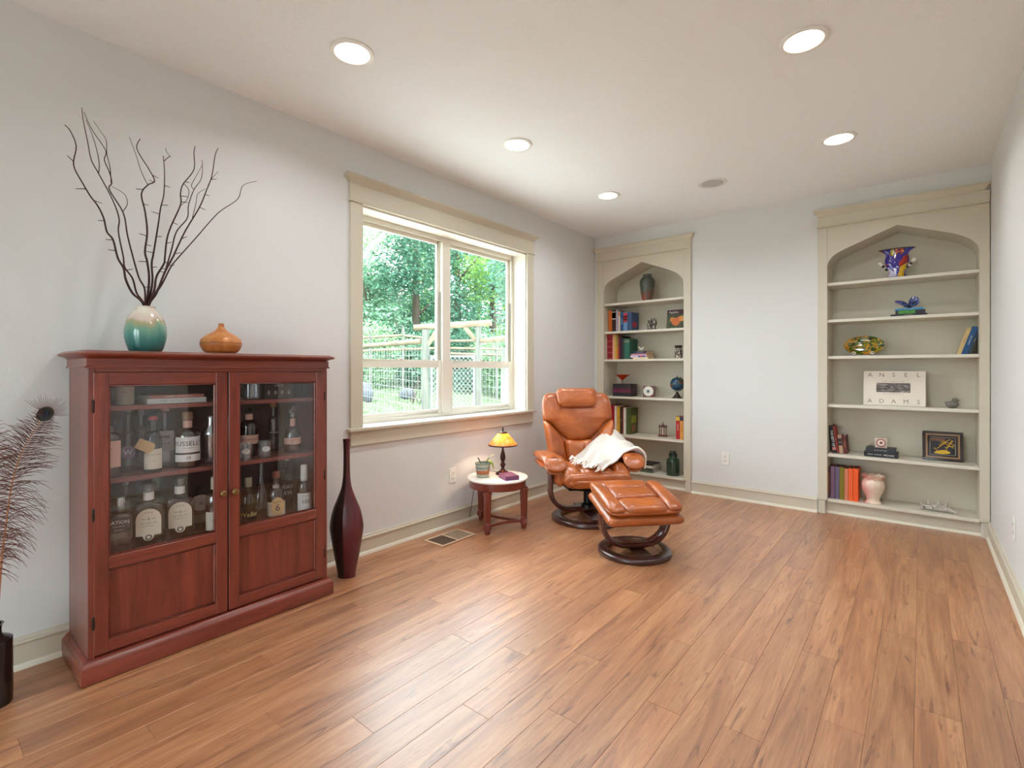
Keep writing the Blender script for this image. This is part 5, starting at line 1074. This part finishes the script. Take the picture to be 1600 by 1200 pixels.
# shelf 2: pile with butterfly
z_ = S2; yc = .11
for lb, a, b_, th, c, ti, ly in (('black travel book at the bottom of the butterfly pile', 1391.5, 1449, .014, (38, 30, 40), '==== ======', .19), ('dark-jacketed green book in the butterfly pile', 1399, 1446, .030, (52, 44, 54), '=====', .17), ('bright blue book topping the butterfly pile', 1398.5, 1443, .014, (44, 136, 186), '=== == ======', .16)):
    o = stackbook(lb, a, b_, z_+.0003, th, c, yc, ly, 0, ti, WHT, None, (220, 210, 196), h2); z_ += th+.0004
    if 'green' in lb: box('spine_block', mat((70, 140, 50), .5, var=.3, vscale=60), -.072, .03, -ly/2-.0009, -ly/2-.0002, .002, th-.002, o)
bf = thing('butterfly_figurine', 'dark blue butterfly figurine resting on the book pile', 'figurine', (aty(1421, 470, .09).x, .09, z_+.0003), (0, 0, R(-15)))
BFm = folk([(.0, (150, 160, 200)), (.34, (52, 64, 130)), (.5, (30, 34, 76)), (.62, (96, 108, 170))], 60, 1); BFk = mat((24, 24, 40), .3)
MB().lathe([(.030, 0), (.030, .005), (.016, .010), (.010, .016)], 20, sy=.6).obj('base', BFk, bf)
MB().tube([(-.035, .0, .020), (-.01, 0, .022), (.02, 0, .020), (.032, 0, .018)], [.003, .006, .005, .002], 8).obj('body', BFk, bf)
for pts, w in (([(-.005, -.004, .022), (-.04, -.02, .045), (-.085, -.035, .064)], .016), ([(0, .004, .022), (.012, .02, .06), (.020, .03, .098)], .020), ([(.008, -.004, .022), (.035, -.015, .05), (.058, -.02, .082)], .020), ([(.012, -.004, .022), (.050, -.03, .038), (.075, -.045, .055)], .020)):
    o = leaf(pts, w, BFm, (.2, -1, .3)).obj('wing', BFm, bf, clean=False, ang=80); sm = o.modifiers.new('thick', 'SOLIDIFY'); sm.thickness = .003
# shelf 3: oval platter on a wire stand, leaning books
def platter_mat():
    m, nt, b = nodes('tortoise_glass'); N, L = nt.nodes, nt.links
    tc = N.new('ShaderNodeTexCoord'); n = N.new('ShaderNodeTexNoise'); n.inputs['Scale'].default_value = 20; n.inputs['Detail'].default_value = 3; n.inputs['Distortion'].default_value = 1.8; L.new(tc.outputs['Object'], n.inputs['Vector'])
    r = ramp(N, [(.38, (26, 46, 16)), (.47, (64, 88, 20)), (.55, (150, 128, 24)), (.60, (206, 120, 34)), (.68, (60, 74, 18))]); L.new(n.outputs['Fac'], r.inputs[0]); L.new(r.outputs[0], b.inputs['Base Color']); b.inputs['Roughness'].default_value = .1; b.inputs['Coat Weight'].default_value = .6; return m
pc = aty(1349, 535, .10)
pl = thing('oval_platter', 'oval green and amber mottled glass platter propped on the third shelf', 'platter', (pc.x, .10, S3+.012), (R(-14), 0, 0))
MB().lathe([(0, .010), (.07, .011), (.10, .016), (.134, .030), (.138, .031), (.136, .027), (.10, .010), (.07, .004), (0, .003)], 48, sy=.57).obj('glass_dish', platter_mat(), pl, clean=False, ang=60, rot=(R(90), 0, 0), loc=(0, .03, .079))
ps = thing('plate_stand', 'scrolled silver wire stand holding the oval platter', 'stand', (pc.x, .10, S3))
WM = mat((206, 200, 190), .3, .8)
for s in (-1, 1):
    pts = [(s*(.060+.014*(1-k/16)*math.cos(k*.6)), -.038, .020+.014*(1-k/16)*math.sin(k*.6)) for k in range(12)][::-1]
    MB().tube(smooth(pts+[(s*.052, -.030, .004), (s*.045, .0, .003), (s*.035, .06, .003), (s*.03, .085, .03), (s*.026, .095, .09)], 3, False), .0021, 6).obj('scroll_wire', WM, ps)
MB().tube([(-.045, 0, .003), (.045, 0, .003)], .0021, 6).obj('cross_wire', WM, ps)
yf = .085
xb0 = aty(1494.5, 553, yf).x
for lb, dx, w, hh, c, kw in (('tan paperback leaning first in the trio by the shelf end', 0, .024, .205, (206, 178, 128), dict(title='====', tm=mat((120, 40, 40), .6))), ('blue hardback leaning in the middle of the trio', .026, .030, .215, (34, 84, 132), dict(title='== ====', tm=WHT)), ('dark teal book leaning against the bookcase side', .058, .018, .208, (40, 58, 74), dict(title='====', tm=CRM))):
    book(lb, 0, 0, 0, S3+.0004, yf, c, h=hh, x0=xb0+dx, x1=xb0+dx+w, lean=17.0, group=h3, depth=.16, **kw)
# shelf 4: art book facing out, stone bird
aw, ah = aty(1446.5, 600, .13).x-aty(1349, 600, .13).x, .275
ab = thing('photography_book', 'large pale photography book facing out with widely spaced capitals on its cover', 'book', (aty(1349, 600, .13).x, .13, S4+.001), (R(-8), 0, 0))
CV = mat((232, 220, 206), .16, coat=.5); GRT = mat((120, 106, 96), .5)
box('cover', CV, 0, aw, 0, .003, 0, ah, ab); box('page_block', mat((228, 220, 206), .9), .003, aw-.002, .003, .024, .003, ah-.003, ab); box('back_cover', mat((150, 124, 96), .5), -.001, aw+.001, .024, .027, 0, ah+.001, ab)
for s, zc in (('ANSEL', .885), ('ADAMS', .115)):
    for k, ch_ in enumerate(s): text(ch_, .046, GRT, ab, (aw*(.11+.195*k), -.0006, ah*zc), (R(90), 0, 0))
text('THE  AMERICAN', .013, GRT, ab, (aw*.49, -.0006, ah*.69), (R(90), 0, 0), space=1.6); text('WILDERNESS', .013, GRT, ab, (aw*.49, -.0006, ah*.335), (R(90), 0, 0), space=1.9)
def streak():
    m, nt, b = nodes('grey_print'); N, L = nt.nodes, nt.links
    tc = N.new('ShaderNodeTexCoord'); mp = N.new('ShaderNodeMapping'); mp.inputs['Scale'].default_value = (22, 1, 75); L.new(tc.outputs['Object'], mp.inputs[0]); n = N.new('ShaderNodeTexNoise'); n.inputs['Scale'].default_value = 1; n.inputs['Detail'].default_value = 5; n.inputs['Distortion'].default_value = 1; L.new(mp.outputs[0], n.inputs['Vector'])
    r = ramp(N, [(.32, (44, 36, 36)), (.55, (110, 98, 94)), (.75, (190, 178, 170))]); L.new(n.outputs['Fac'], r.inputs[0]); L.new(r.outputs[0], b.inputs['Base Color']); b.inputs['Roughness'].default_value = .3; return m
box('cover_picture', streak(), aw*.215, aw*.765, -.0009, -.0001, ah*.38, ah*.65, ab)
sb = thing('stone_bird', 'small grey stone bird sitting at the end of the fourth shelf', 'figurine', (aty(1489, 638, .10).x, .10, S4), (0, 0, R(20)))
SG = mat((118, 114, 106), .8, bump=.5, bscale=60, var=.15)
t = MB().ball((-.004, 0, .026), .036, 9, 1.12, .86, .74); t.ball((.012, 0, .058), .020, 8, 1, .9, .95); t.v = [(p[0], p[1], max(p[2], 0)) for p in t.v]; t.obj('body', SG, sb, ang=80)
MB().tube([(-.030, 0, .034), (-.050, 0, .044)], [.014, .005], 8).obj('tail', SG, sb)
MB().tube([(.028, 0, .058), (.042, 0, .054)], [.006, .001], 6).obj('beak', SG, sb)
# shelf 5
yf = .075; xb0 = aty(1301.5, 707, yf).x
for lb, dx, w, hh, c, kw in (('black book reading THE BEST OF, leaning on the bookcase side', .0, .028, .228, (26, 24, 26), dict(title='THE BEST OF', tm=WHT, tsize=.024, band=[(.10, .20, (206, 120, 120))])), ('slim red book leaning beside THE BEST OF', .0295, .014, .224, (150, 50, 44), dict(title='====', tm=CRM))):
    book(lb, 0, 0, 0, S5+.0004, yf, c, h=hh, x0=xb0+dx, x1=xb0+dx+w, lean=-8, group=h5, depth=.15, **kw)
book('tan book with black title blocks, leaning in the fifth-shelf row', 0, 0, 0, S5+.0004, yf, (190, 150, 124), h=.150, x0=xb0+.046, x1=xb0+.074, lean=-6, group=h5, band=[(.62, .82, (40, 32, 32)), (.42, .58, (40, 32, 32))], depth=.13)
mb = book('maroon leather-bound book closing the leaning row', 0, 0, 0, S5+.0004, yf, (98, 36, 34), h=.148, x0=xb0+.0755, x1=xb0+.102, lean=-5, group=h5, title='======', tm=GOLD, depth=.14)
z_ = S5
for lb, a, b_, th, c, ti, ly, ts in (('black book with MOON on its spine under another', 1350, 1403.5, .036, (24, 24, 28), '=== ====  MOON', .16, .021), ('dark glossy book lying on the MOON book', 1353, 1400, .032, (40, 42, 48), '==== == ====', .15, .013)):
    stackbook(lb, a, b_, z_+.0003, th, c, .13, ly, -1, ti, WHT, ts, (180, 172, 160), h5); z_ += th+.0004
kc = thing('small_clock', 'small square glass clock with a red ring, on the dark book pile', 'clock', (aty(1376.5, 690, .10).x, .10, z_+.0003), (R(-4), 0, 0))
box('glass_block', mat((206, 186, 170), .15, coat=.5), -.040, .040, 0, .016, 0, .078, kc, .003, 2)
MB().lathe([(.031, .0005), (.031, .004), (.025, .005), (.0245, .0015)], 28, caps=False).obj('red_ring', mat((150, 56, 46), .3), kc, loc=(0, -.0002, .040), rot=(R(90), 0, 0), clean=False)
MB().lathe([(.025, .0005), (.012, .0012), (0, .0014)], 24).obj('dial', mat((232, 210, 200), .4), kc, loc=(0, -.0002, .040), rot=(R(90), 0, 0), clean=False)
MB().prism([(-.010, .034), (.0, .030), (.012, .036), (.008, .048), (-.006, .050)], 'y', -.0024, -.0016).obj('hands', mat((120, 50, 44), .5), kc)
pf = thing('framed_picture', 'dark framed black and gold abstract picture propped on the fifth shelf', 'picture', (aty(1473, 718, .16).x, .165, S5+.001), (R(-9), 0, R(2)))
fw_, fh_ = .118, .220; FK = wood((58, 36, 30), (30, 18, 16), (8, 8, 40), .3)
def frame(o, i, y0_, y1_, nm, m):
    t = MB(); W2, Ht = fw_-o, fh_-o*1.0; w2 = fw_-i
    t.box(-W2, W2, y0_, y1_, o, i); t.box(-W2, W2, y0_, y1_, fh_-i, fh_-o); t.box(-W2, -w2, y0_, y1_, i, fh_-i); t.box(w2, W2, y0_, y1_, i, fh_-i); t.obj(nm, m, pf, .0015)
frame(0, .018, -.010, .014, 'outer_frame', FK); frame(.018, .030, -.006, .010, 'tan_fillet', mat((158, 122, 90), .4)); frame(.030, .043, -.004, .008, 'inner_frame', mat((34, 20, 20), .35)); frame(.043, .045, -.002, .006, 'white_line', mat((214, 206, 196), .5))
box('black_ground', mat((28, 24, 32), .3), -(fw_-.045), fw_-.045, .0, .004, .045, fh_-.045, pf)
GY = mat((214, 170, 40), .3); GT = mat((150, 92, 56), .4)
for z_2 in (.148, .156, .163): box('copper_streak', GT, -.070, .015, -.0012, -.0002, z_2, z_2+.004, pf)
for (a, b, c, d) in ((-.012, .145, .065, .100), (-.02, .115, .045, .165), (.02, .085, .055, .160), (.0, .150, .066, .125), (-.032, .090, .02, .140), (-.052, .095, -.03, .072), (.062, .155, .03, .110), (.01, .100, .07, .118)):
    MB().tube([(a, -.0016, b), ((a+c)/2, -.0022, (b+d)/2), (c, -.0016, d)], .0026, 5).obj('gold_stroke', GY, pf)
MB().prism(smooth([(-.052, .058), (-.02, .076), (.02, .080), (.046, .062), (.02, .052), (-.02, .050)], 4), 'y', -.0016, -.0002).obj('gold_patch', GY, pf)
# shelf 6
yf = .035
for lb, a, b_, tp, c, kw in (('dark brown book with orange spine pattern, first in the bottom row', 1292.2, 1297.2, 729.5, (74, 36, 28), dict(title='=========== == ==', tm=mat((214, 120, 50), .5), tsize=.017)), ('mauve cloth book in the bottom row', 1297.8, 1304.4, 729, (122, 92, 118), {}), ('violet-grey cloth book in the bottom row', 1304.8, 1311.4, 729.6, (104, 92, 120), {}), ('olive cloth book in the bottom row', 1311.8, 1319, 730.5, (122, 110, 26), {}), ('salmon cloth book in the bottom row', 1319.4, 1325.4, 732.5, (206, 120, 92), {}), ('bright orange cloth book in the bottom row', 1325.8, 1332.6, 732, (234, 100, 44), {})):
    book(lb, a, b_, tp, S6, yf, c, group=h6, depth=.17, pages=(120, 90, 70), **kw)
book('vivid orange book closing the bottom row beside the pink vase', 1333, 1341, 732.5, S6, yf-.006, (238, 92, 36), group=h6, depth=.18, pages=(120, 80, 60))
def blush():
    m, nt, b = nodes('blush_glaze'); N, L = nt.nodes, nt.links
    tc = N.new('ShaderNodeTexCoord'); s = N.new('ShaderNodeSeparateXYZ'); L.new(tc.outputs['Object'], s.inputs[0]); n = N.new('ShaderNodeTexNoise'); n.inputs['Scale'].default_value = 12; L.new(tc.outputs['Object'], n.inputs['Vector'])
    a = N.new('ShaderNodeMath'); a.operation = 'MULTIPLY_ADD'; a.inputs[1].default_value = 6; L.new(s.outputs['X'], a.inputs[0]); L.new(n.outputs['Fac'], a.inputs[2])
    r = ramp(N, [(.15, (226, 168, 160)), (.55, (236, 214, 192))]); L.new(a.outputs[0], r.inputs[0]); L.new(r.outputs[0], b.inputs['Base Color']); b.inputs['Roughness'].default_value = .15; b.inputs['Coat Weight'].default_value = .4; return m
pv = thing('pink_vase', 'glossy blush pink vase with a ruffled rim on the bottom shelf', 'vase', (aty(1364, 790, .08).x, .075, S6))
pp = smooth([(.058, 0), (.060, .006), (.044, .022), (.050, .055), (.070, .10), (.078, .14), (.072, .175), (.062, .192), (.066, .205), (.076, .222)], 4, False)
t = MB().lathe(pp+[(.070, .222), (.058, .200), (.06, .15), (0, .06)], 48)
t.v = [(p[0]*(1+.035*max(0, (p[2]-.19)/.03)*math.cos(9*math.atan2(p[1], p[0]))), p[1]*(1+.035*max(0, (p[2]-.19)/.03)*math.cos(9*math.atan2(p[1], p[0]))), p[2]-(.006*math.cos(9*math.atan2(p[1], p[0])) if p[2] > .21 else 0)) for p in t.v]
t.obj('vase_body', blush(), pv, clean=False, ang=70)
for k in range(9):
    a = 2*math.pi*k/9; MB().tube([(.0665*math.cos(a), .0665*math.sin(a), .190), (.069*math.cos(a+.25), .069*math.sin(a+.25), .200), (.074*math.cos(a+.5), .074*math.sin(a+.5), .214)], .003, 6).obj('leaf_relief', mat((220, 158, 146), .2), pv)
co = thing('coral_piece', 'knobbly white coral piece lying on the bottom shelf', 'coral', (aty(1466, 803, .06).x, .075, S6)); co.scale = (1.05, 1.2, 1.35)
COm = mat((188, 182, 172), .8, bump=.8, bscale=45, var=.1); random.seed(8)
MB().tube([(-.07, .0, .018), (-.02, .0, .022), (.03, -.004, .020), (.07, -.012, .016)], [.012, .016, .017, .011], 9).obj('main_branch', COm, co)
for p0_, e in (((-.07, 0, .018), (-.095, .012, .040)), ((-.05, 0, .02), (-.055, .02, .052)), ((-.02, 0, .022), (-.012, -.03, .040)), ((0, 0, .022), (.004, .02, .060)), ((.03, 0, .020), (.050, -.03, .026)), ((.04, 0, .022), (.052, .02, .050)), ((.07, -.01, .016), (.098, -.03, .012)), ((-.03, 0, .018), (-.04, -.035, .014)), ((.06, -.01, .016), (.085, .012, .014)), ((-.08, 0, .014), (-.10, -.02, .011))):
    m_ = [(a+b)/2+random.uniform(-.006, .006) for a, b in zip(p0_, e)]; MB().tube(smooth([p0_, m_, e], 3, False), [.010, .010, .009, .009, .010, .008, .004], 8).obj('knob_branch', COm, co)
# ================================================================ garden beyond the window
def gz(x, y): return -.12+.066*max(0, -x-.5)+.03*math.sin(x*.8+y*.5)+.05*max(0, -x-15)
def lawn_mat():
    m, nt, b = nodes('grass_ground'); N, L = nt.nodes, nt.links
    tc = N.new('ShaderNodeTexCoord'); n = N.new('ShaderNodeTexNoise'); n.inputs['Scale'].default_value = .8; n.inputs['Detail'].default_value = 8; L.new(tc.outputs['Object'], n.inputs['Vector'])
    r = ramp(N, [(.32, (112, 102, 88)), (.45, (98, 112, 84)), (.65, (112, 126, 98))]); L.new(n.outputs['Fac'], r.inputs[0]); L.new(r.outputs[0], b.inputs['Base Color']); b.inputs['Roughness'].default_value = 1
    n2 = N.new('ShaderNodeTexNoise'); n2.inputs['Scale'].default_value = 60; L.new(tc.outputs['Object'], n2.inputs['Vector']); bp = N.new('ShaderNodeBump'); bp.inputs['Strength'].default_value = 1; bp.inputs['Distance'].default_value = .05; L.new(n2.outputs['Fac'], bp.inputs['Height']); L.new(bp.outputs[0], b.inputs['Normal']); return m
rows = [[(-.21-.0-i*.9, -16+j*1.0, gz(-.2-i*.9, -16+j)) for j in range(70)] for i in range(52)]
o = MB().grid(rows).obj('lawn', lawn_mat(), None, clean=False, ang=80); struct(o); o['label'] = 'pale sloping lawn outside the window'
def gravel(): return [[(-.205-i*.76, -14+j*1.0, gz(-.2-i*.76, -14+j)+.02) for j in range(40)] for i in range(6)]  # unseen pale strip, added to throw daylight up onto the ceiling
o = struct(MB().grid(gravel()).obj('path', mat((212, 208, 200), .95, bump=.8, bscale=40, var=.12, vscale=30), None, clean=False, ang=80)); o['label'] = 'pale gravel strip added along the house wall to bounce daylight indoors'
# grass blades on the near lawn
random.seed(31); t = MB(); 
for k in range(5200):
    D = random.uniform(7.5, 17); px = random.uniform(545, 815); p = atd(px, 600, D); z = gz(p.x, p.y); a = random.uniform(0, 6.28); h = random.uniform(.03, .09); w = .006+.0012*D*.5
    t.add([(p.x-w*math.cos(a), p.y-w*math.sin(a), z), (p.x+w*math.cos(a), p.y+w*math.sin(a), z), (p.x+random.uniform(-.03, .03), p.y+random.uniform(-.03, .03), z+h)], [(0, 1, 2)])
o = t.obj('grass', mat((104, 124, 86), .9), None, clean=False); o['kind'] = 'stuff'; tag(o, 'short pale green grass blades on the lawn', 'grass')
LOG = wood((140, 126, 104), (92, 78, 60), (3, 3, 3), .8, .3, 0); LOGG = wood((112, 112, 102), (80, 82, 76), (12, 12, 1.5), .8, .3, 0); WIRE = mat((170, 176, 172), .5, .6)
def up_post(px, ptop, D, r, m, parent, name='post'):
    p = atd(px, 600, D); zt_ = atd(px, ptop, D).z; zb = gz(p.x, p.y)-.05
    return MB().tube([(p.x, p.y, zb), (p.x, p.y, (zb+zt_)/2), (p.x, p.y, zt_)], [r*1.06, r, r*.95], 14).obj(name, m, parent, ang=50)
gt = thing('log_gateway', 'rustic gateway of two peeled log posts under a log beam', 'gateway')
up_post(665, 515, 9.0, .068, LOGG, gt); up_post(747.5, 509, 9.0, .056, LOGG, gt)
MB().tube([atd(647, 512, 9.05), atd(700, 508.5, 9.0), atd(768, 504.5, 8.95)], [.054, .058, .056], 14).obj('beam', LOG, gt, ang=50)
MB().tube([atd(667, 540, 9), atd(684, 515, 9)], .042, 12).obj('brace', LOG, gt, ang=50); MB().tube([atd(743, 531, 9), atd(726, 511, 9)], .042, 12).obj('brace', LOG, gt, ang=50)
ga = thing('chain_link_gate', 'chain-link gate in a steel pipe frame inside the log gateway', 'gate')
PIPEm = mat((150, 160, 166), .35, .8); GA, GB = atd(674, 600, 8.98), atd(741, 600, 8.98); gzb = max(gz(GA.x, GA.y), gz(GB.x, GB.y))+.06; gzt = 1.45
for p in (GA, GB): MB().tube([(p.x, p.y, gzb), (p.x, p.y, gzt)], .022, 10).obj('pipe_upright', PIPEm, ga)
for z in (gzb+.02, gzt-.02): MB().tube([(GA.x, GA.y, z), (GB.x, GB.y, z)], .018, 10).obj('pipe_rail', PIPEm, ga)
t = MB(); Hh = gzt-gzb; nd = 9; dirv = Vector((GB.x-GA.x, GB.y-GA.y, 0))
def seg(u0, v0, u1, v1):
    # clip a diagonal to the unit gate
    pts = []
    for k in range(41):
        s = k/40; u, v = u0+(u1-u0)*s, v0+(v1-v0)*s
        if 0 <= u <= 1 and 0 <= v <= 1: pts.append((u, v))
    if len(pts) > 1: a, b = pts[0], pts[-1]; t.tube([(GA.x+dirv.x*a[0], GA.y+dirv.y*a[0], gzb+Hh*a[1]), (GA.x+dirv.x*b[0], GA.y+dirv.y*b[0], gzb+Hh*b[1])], .0028, 4, cap=False)
for k in range(-14, 24): seg(k/10, 0, k/10+1.4, 1); seg(k/10, 1, k/10+1.4, 0)
o = t.obj('chain_link', WIRE, ga, clean=False); o['kind'] = 'stuff'
def wire_panel(parent, A, B, zt_, nv, nh):
    t = MB(); A, B = Vector(A), Vector(B)
    for k in range(nv+1): p = A.lerp(B, k/nv); z = gz(p.x, p.y); t.tube([(p.x, p.y, z), (p.x, p.y, zt_)], .0022, 4, cap=False)
    for k in range(nh+1):
        t.tube([(p.x, p.y, gz(p.x, p.y)+.05+(zt_-gz(p.x, p.y)-.05)*k/nh) for p in (A.lerp(B, s/6) for s in range(7))], .0022, 4, cap=False)
    o = t.obj('wire_mesh', WIRE, parent, clean=False); o['kind'] = 'stuff'
f1 = thing('log_rail_fence', 'thick log top rail with wire mesh running up to the gateway', 'fence')
MB().tube([atd(540, 543.5, 11.3), atd(600, 538, 10.2), atd(659, 533.5, 9.08)], .047, 12).obj('rail', LOG, f1, ang=50); a_, b_ = atd(540, 600, 11.35), atd(658, 600, 9.12); wire_panel(f1, (a_.x, a_.y, 0), (b_.x, b_.y, 0), 1.62, 30, 9)
f2 = thing('log_rail_fence', 'thick log top rail with a lone post on the gate\'s far side', 'fence')
MB().tube([atd(753, 532.5, 8.95), atd(800, 527, 8.2), atd(830, 524, 7.9)], .046, 12).obj('rail', LOG, f2, ang=50); up_post(786, 545, 8.45, .040, LOGG, f2); a_, b_ = atd(754, 600, 8.98), atd(830, 600, 7.95); wire_panel(f2, (a_.x, a_.y, 0), (b_.x, b_.y, 0), 1.90, 12, 9)
f3 = thing('back_fence', 'thin post-and-rail fence farther up the lawn with wire mesh', 'fence')
for px, tp in ((630, 511), (579, 520), (700, 524), (776, 540)): up_post(px, tp, 15.0, .045, LOGG, f3)
for (q0, q1) in (((540, 529), (629, 524)), ((540, 549), (690, 544)), ((690, 544), (830, 546)), ((629, 524), (700, 533)), ((700, 533), (830, 531)), ((690, 552), (830, 556))): MB().tube([atd(*q0, 15.02), atd(*q1, 14.98)], .040, 10).obj('rail', LOG, f3, ang=50)
a_, b_ = atd(540, 600, 15.05), atd(830, 600, 15.05); wire_panel(f3, (a_.x, a_.y, 0), (b_.x, b_.y, 0), atd(600, 548, 15).z, 44, 8)
ST = mat((74, 76, 82), .9, bump=.8, bscale=6, var=.2, vscale=4)
for lb, px, D, r in (('big grey boulder on the lawn near the window frame edge', 560, 12.5, .36), ('smaller grey boulder beside the thin saplings', 637, 13.6, .22)):
    p = atd(px, 600, D); random.seed(int(px)); t = MB().ball((0, 0, 0), r, 9, 1.1, 1, .85); t.v = [(v[0]*(1+.1*math.sin(v[1]*9+px)), v[1], v[2]*(1+.08*math.sin(v[0]*11))) for v in t.v]
    tag(t.obj('boulder', ST, None, loc=(p.x, p.y, gz(p.x, p.y)+r*.5), ang=80), lb, 'boulder')
# leaves
def leafm(c, var):
    m = bpy.data.materials.new('leaf'); m.use_nodes = True; nt = m.node_tree; N, L = nt.nodes, nt.links; b = N['Principled BSDF']; o = N['Material Output']
    gi = N.new('ShaderNodeNewGeometry'); mr = N.new('ShaderNodeMapRange'); mr.inputs[3].default_value = 1-var; mr.inputs[4].default_value = 1+var; L.new(gi.outputs['Random Per Island'], mr.inputs[0])
    h = N.new('ShaderNodeHueSaturation'); h.inputs['Color'].default_value = srgb(c); L.new(mr.outputs[0], h.inputs['Value']); L.new(h.outputs[0], b.inputs['Base Color']); b.inputs['Roughness'].default_value = .45
    tr = N.new('ShaderNodeBsdfTranslucent'); L.new(h.outputs[0], tr.inputs[0]); mx = N.new('ShaderNodeMixShader'); mx.inputs[0].default_value = .35; L.new(b.outputs[0], mx.inputs[1]); L.new(tr.outputs[0], mx.inputs[2]); L.new(mx.outputs[0], o.inputs[0]); return m
LV = [leafm((112, 150, 120), .45), leafm((86, 132, 108), .45), leafm((128, 166, 84), .4), leafm((60, 104, 80), .45), leafm((150, 180, 136), .4)]
BK = mat((150, 140, 132), .9, bump=.6, bscale=8, var=.25, vscale=3); BKD = mat((78, 66, 54), .9, bump=.6, bscale=8)
def foliage(blobs, n, size, seed):
    rnd = random.Random(seed); t = MB(); tot = sum(b[3]**2 for b in blobs)
    for (cx, cy_, cz, r, fl) in blobs:
        for k in range(int(n*r*r/tot)):
            while True:
                d = Vector((rnd.uniform(-1, 1), rnd.uniform(-1, 1), rnd.uniform(-1, 1)))
                if .05 < d.length < 1: break
            d.normalize(); q = d*r*(rnd.random()**.45); p = Vector((cx+q.x, cy_+q.y, cz+q.z*fl))
            a = Vector((rnd.uniform(-1, 1), rnd.uniform(-1, 1), rnd.uniform(-.5, .5))).normalized(); b = a.cross(Vector((rnd.uniform(-1, 1), rnd.uniform(-1, 1), rnd.uniform(-1, 1)))).normalized(); s = size*rnd.uniform(.6, 1.4)
            t.add([p-a*s, p+b*s*.5, p+a*s, p-b*s*.5], [(0, 1, 2, 3)])
    return t
def tree(name, label, px, D, top, width, kind, n, size, seed, trunk=True, base=None, lean=0, bark=None, cat='tree', group='trees beyond the garden fence', holes=.0):
    rnd = random.Random(seed); p = atd(px, 600, D); zb = gz(p.x, p.y); o = thing(name, label, cat, (p.x, p.y, zb), group=group)
    c0 = zb if base is None else base; blobs = []
    for k in range(9): f = k/8; w = width*math.sin(math.pi*(.18+.72*f)); blobs.append((rnd.uniform(-w, w)*.75, rnd.uniform(-w, w)*.75, (c0+(top-c0)*(.10+.82*f))-zb, width*rnd.uniform(.42, .75), .75))
    ob = foliage(blobs, int(n*1.8), size*.74, seed).obj('crown', LV[kind], o, clean=False); ob['kind'] = 'stuff'
    if trunk:
        m = bark or BKD; MB().tube([(0, 0, -.1), (lean*.3, lean*.2, (top-zb)*.4), (lean, lean*.6, (top-zb)*.92)], [.20, .15, .05], 10).obj('trunk', m, o)
        for k in range(4): a = rnd.uniform(0, 6.28); z = (top-zb)*(.35+.13*k); MB().tube([(lean*.6*z/(top-zb), 0, z), (width*.6*math.cos(a), width*.6*math.sin(a), z+width*.5)], [.06, .02], 6).obj('limb', m, o)
T = [
 ('dark evergreen tree filling the middle of the first pane', 650, 20, 8.2, 2.0, 3, 5600, .10, 1, {}),
 ('broad teal-green tree behind the gateway beam', 715, 21, 7.6, 2.1, 1, 5600, .10, 2, {}),
 ('bushy grey-green tree at the first pane\'s outer edge', 575, 19, 5.2, 1.8, 0, 4800, .10, 3, {}),
 ('tall thin-leaved tree with a pale trunk against the sky', 612, 27, 12, 2.6, 4, 2600, .12, 4, dict(base=5.4, bark=BK, lean=1.6)),
 ('yellow-green tree seen through the second pane', 770, 22, 8.4, 2.0, 2, 4200, .11, 5, {}),
 ('mid-green tree at the second pane\'s outer edge', 812, 18, 7.2, 1.8, 1, 5200, .10, 6, {}),
 ('tall sunlit yellow-green tree farther up the slope', 690, 29, 13.5, 2.6, 2, 4200, .13, 7, dict(base=3.5, bark=BK)),
 ('tall blue-green tree rising above the second pane', 748, 30, 14, 2.8, 1, 5200, .13, 8, dict(base=3.0)),
 ('loose pale tree high at the outer upper pane corner', 566, 28, 12, 2.8, 4, 2600, .13, 9, dict(base=5.0, bark=BK)),
 ('dark background tree between the two window panes', 680, 33, 11, 3.4, 3, 4600, .15, 10, {}),
 ('dark background tree behind the second pane', 790, 33, 13.5, 3.4, 3, 4600, .15, 11, {}),
 ('dense background tree low behind the rail fence', 600, 32, 7.2, 3.2, 0, 4600, .15, 12, {}),
]
for lb, px, D, top, w, kd, n, sz, sd, kw in T: tree('broadleaf_tree', lb, px, D, top, w, kd, n, sz, sd, **kw)
for lb, px, D, top, w, kd, sd in (('round pale shrub behind the rail fence', 590, 17, 2.5, .95, 4, 21), ('dark shrub behind the thin back fence post', 640, 17.2, 2.4, .9, 3, 22), ('fresh green shrub beside the gateway post', 675, 16.8, 2.6, .9, 0, 23), ('dark green shrub seen through the gate mesh', 722, 17, 2.3, .9, 3, 24), ('pale leafy shrub past the gateway\'s far post', 768, 16.5, 2.1, .9, 4, 25), ('grey-green shrub low at the second pane edge', 806, 16, 1.9, .8, 0, 26), ('soft green shrub behind the boulder', 557, 17, 2.3, .9, 0, 27)):
    tree('garden_shrub', lb, px, D, top, w, kd, 2600, .065, sd, False, None, 0, None, 'shrub', 'shrubs along the back fence')
for lb, px, sd in (('bare sapling with curved stems near the smaller boulder', 645, 1), ('bare sapling close to the gateway post', 656, 2)):
    p = atd(px, 600, 12.6); o = thing('sapling', lb, 'sapling', (p.x, p.y, gz(p.x, p.y)), group='bare saplings on the lawn'); rnd = random.Random(sd)
    for k in range(4): a = rnd.uniform(-.25, .25); MB().tube(smooth([(0, 0, -.02), (a*.3, a*.6, .25), (a*.5, a, .45), (a*.2+.05*rnd.uniform(-1, 1), a*1.6, .68)], 3, False), [.012]*4+[.009]*4+[.006]*2, 5).obj('stem', BKD, o)
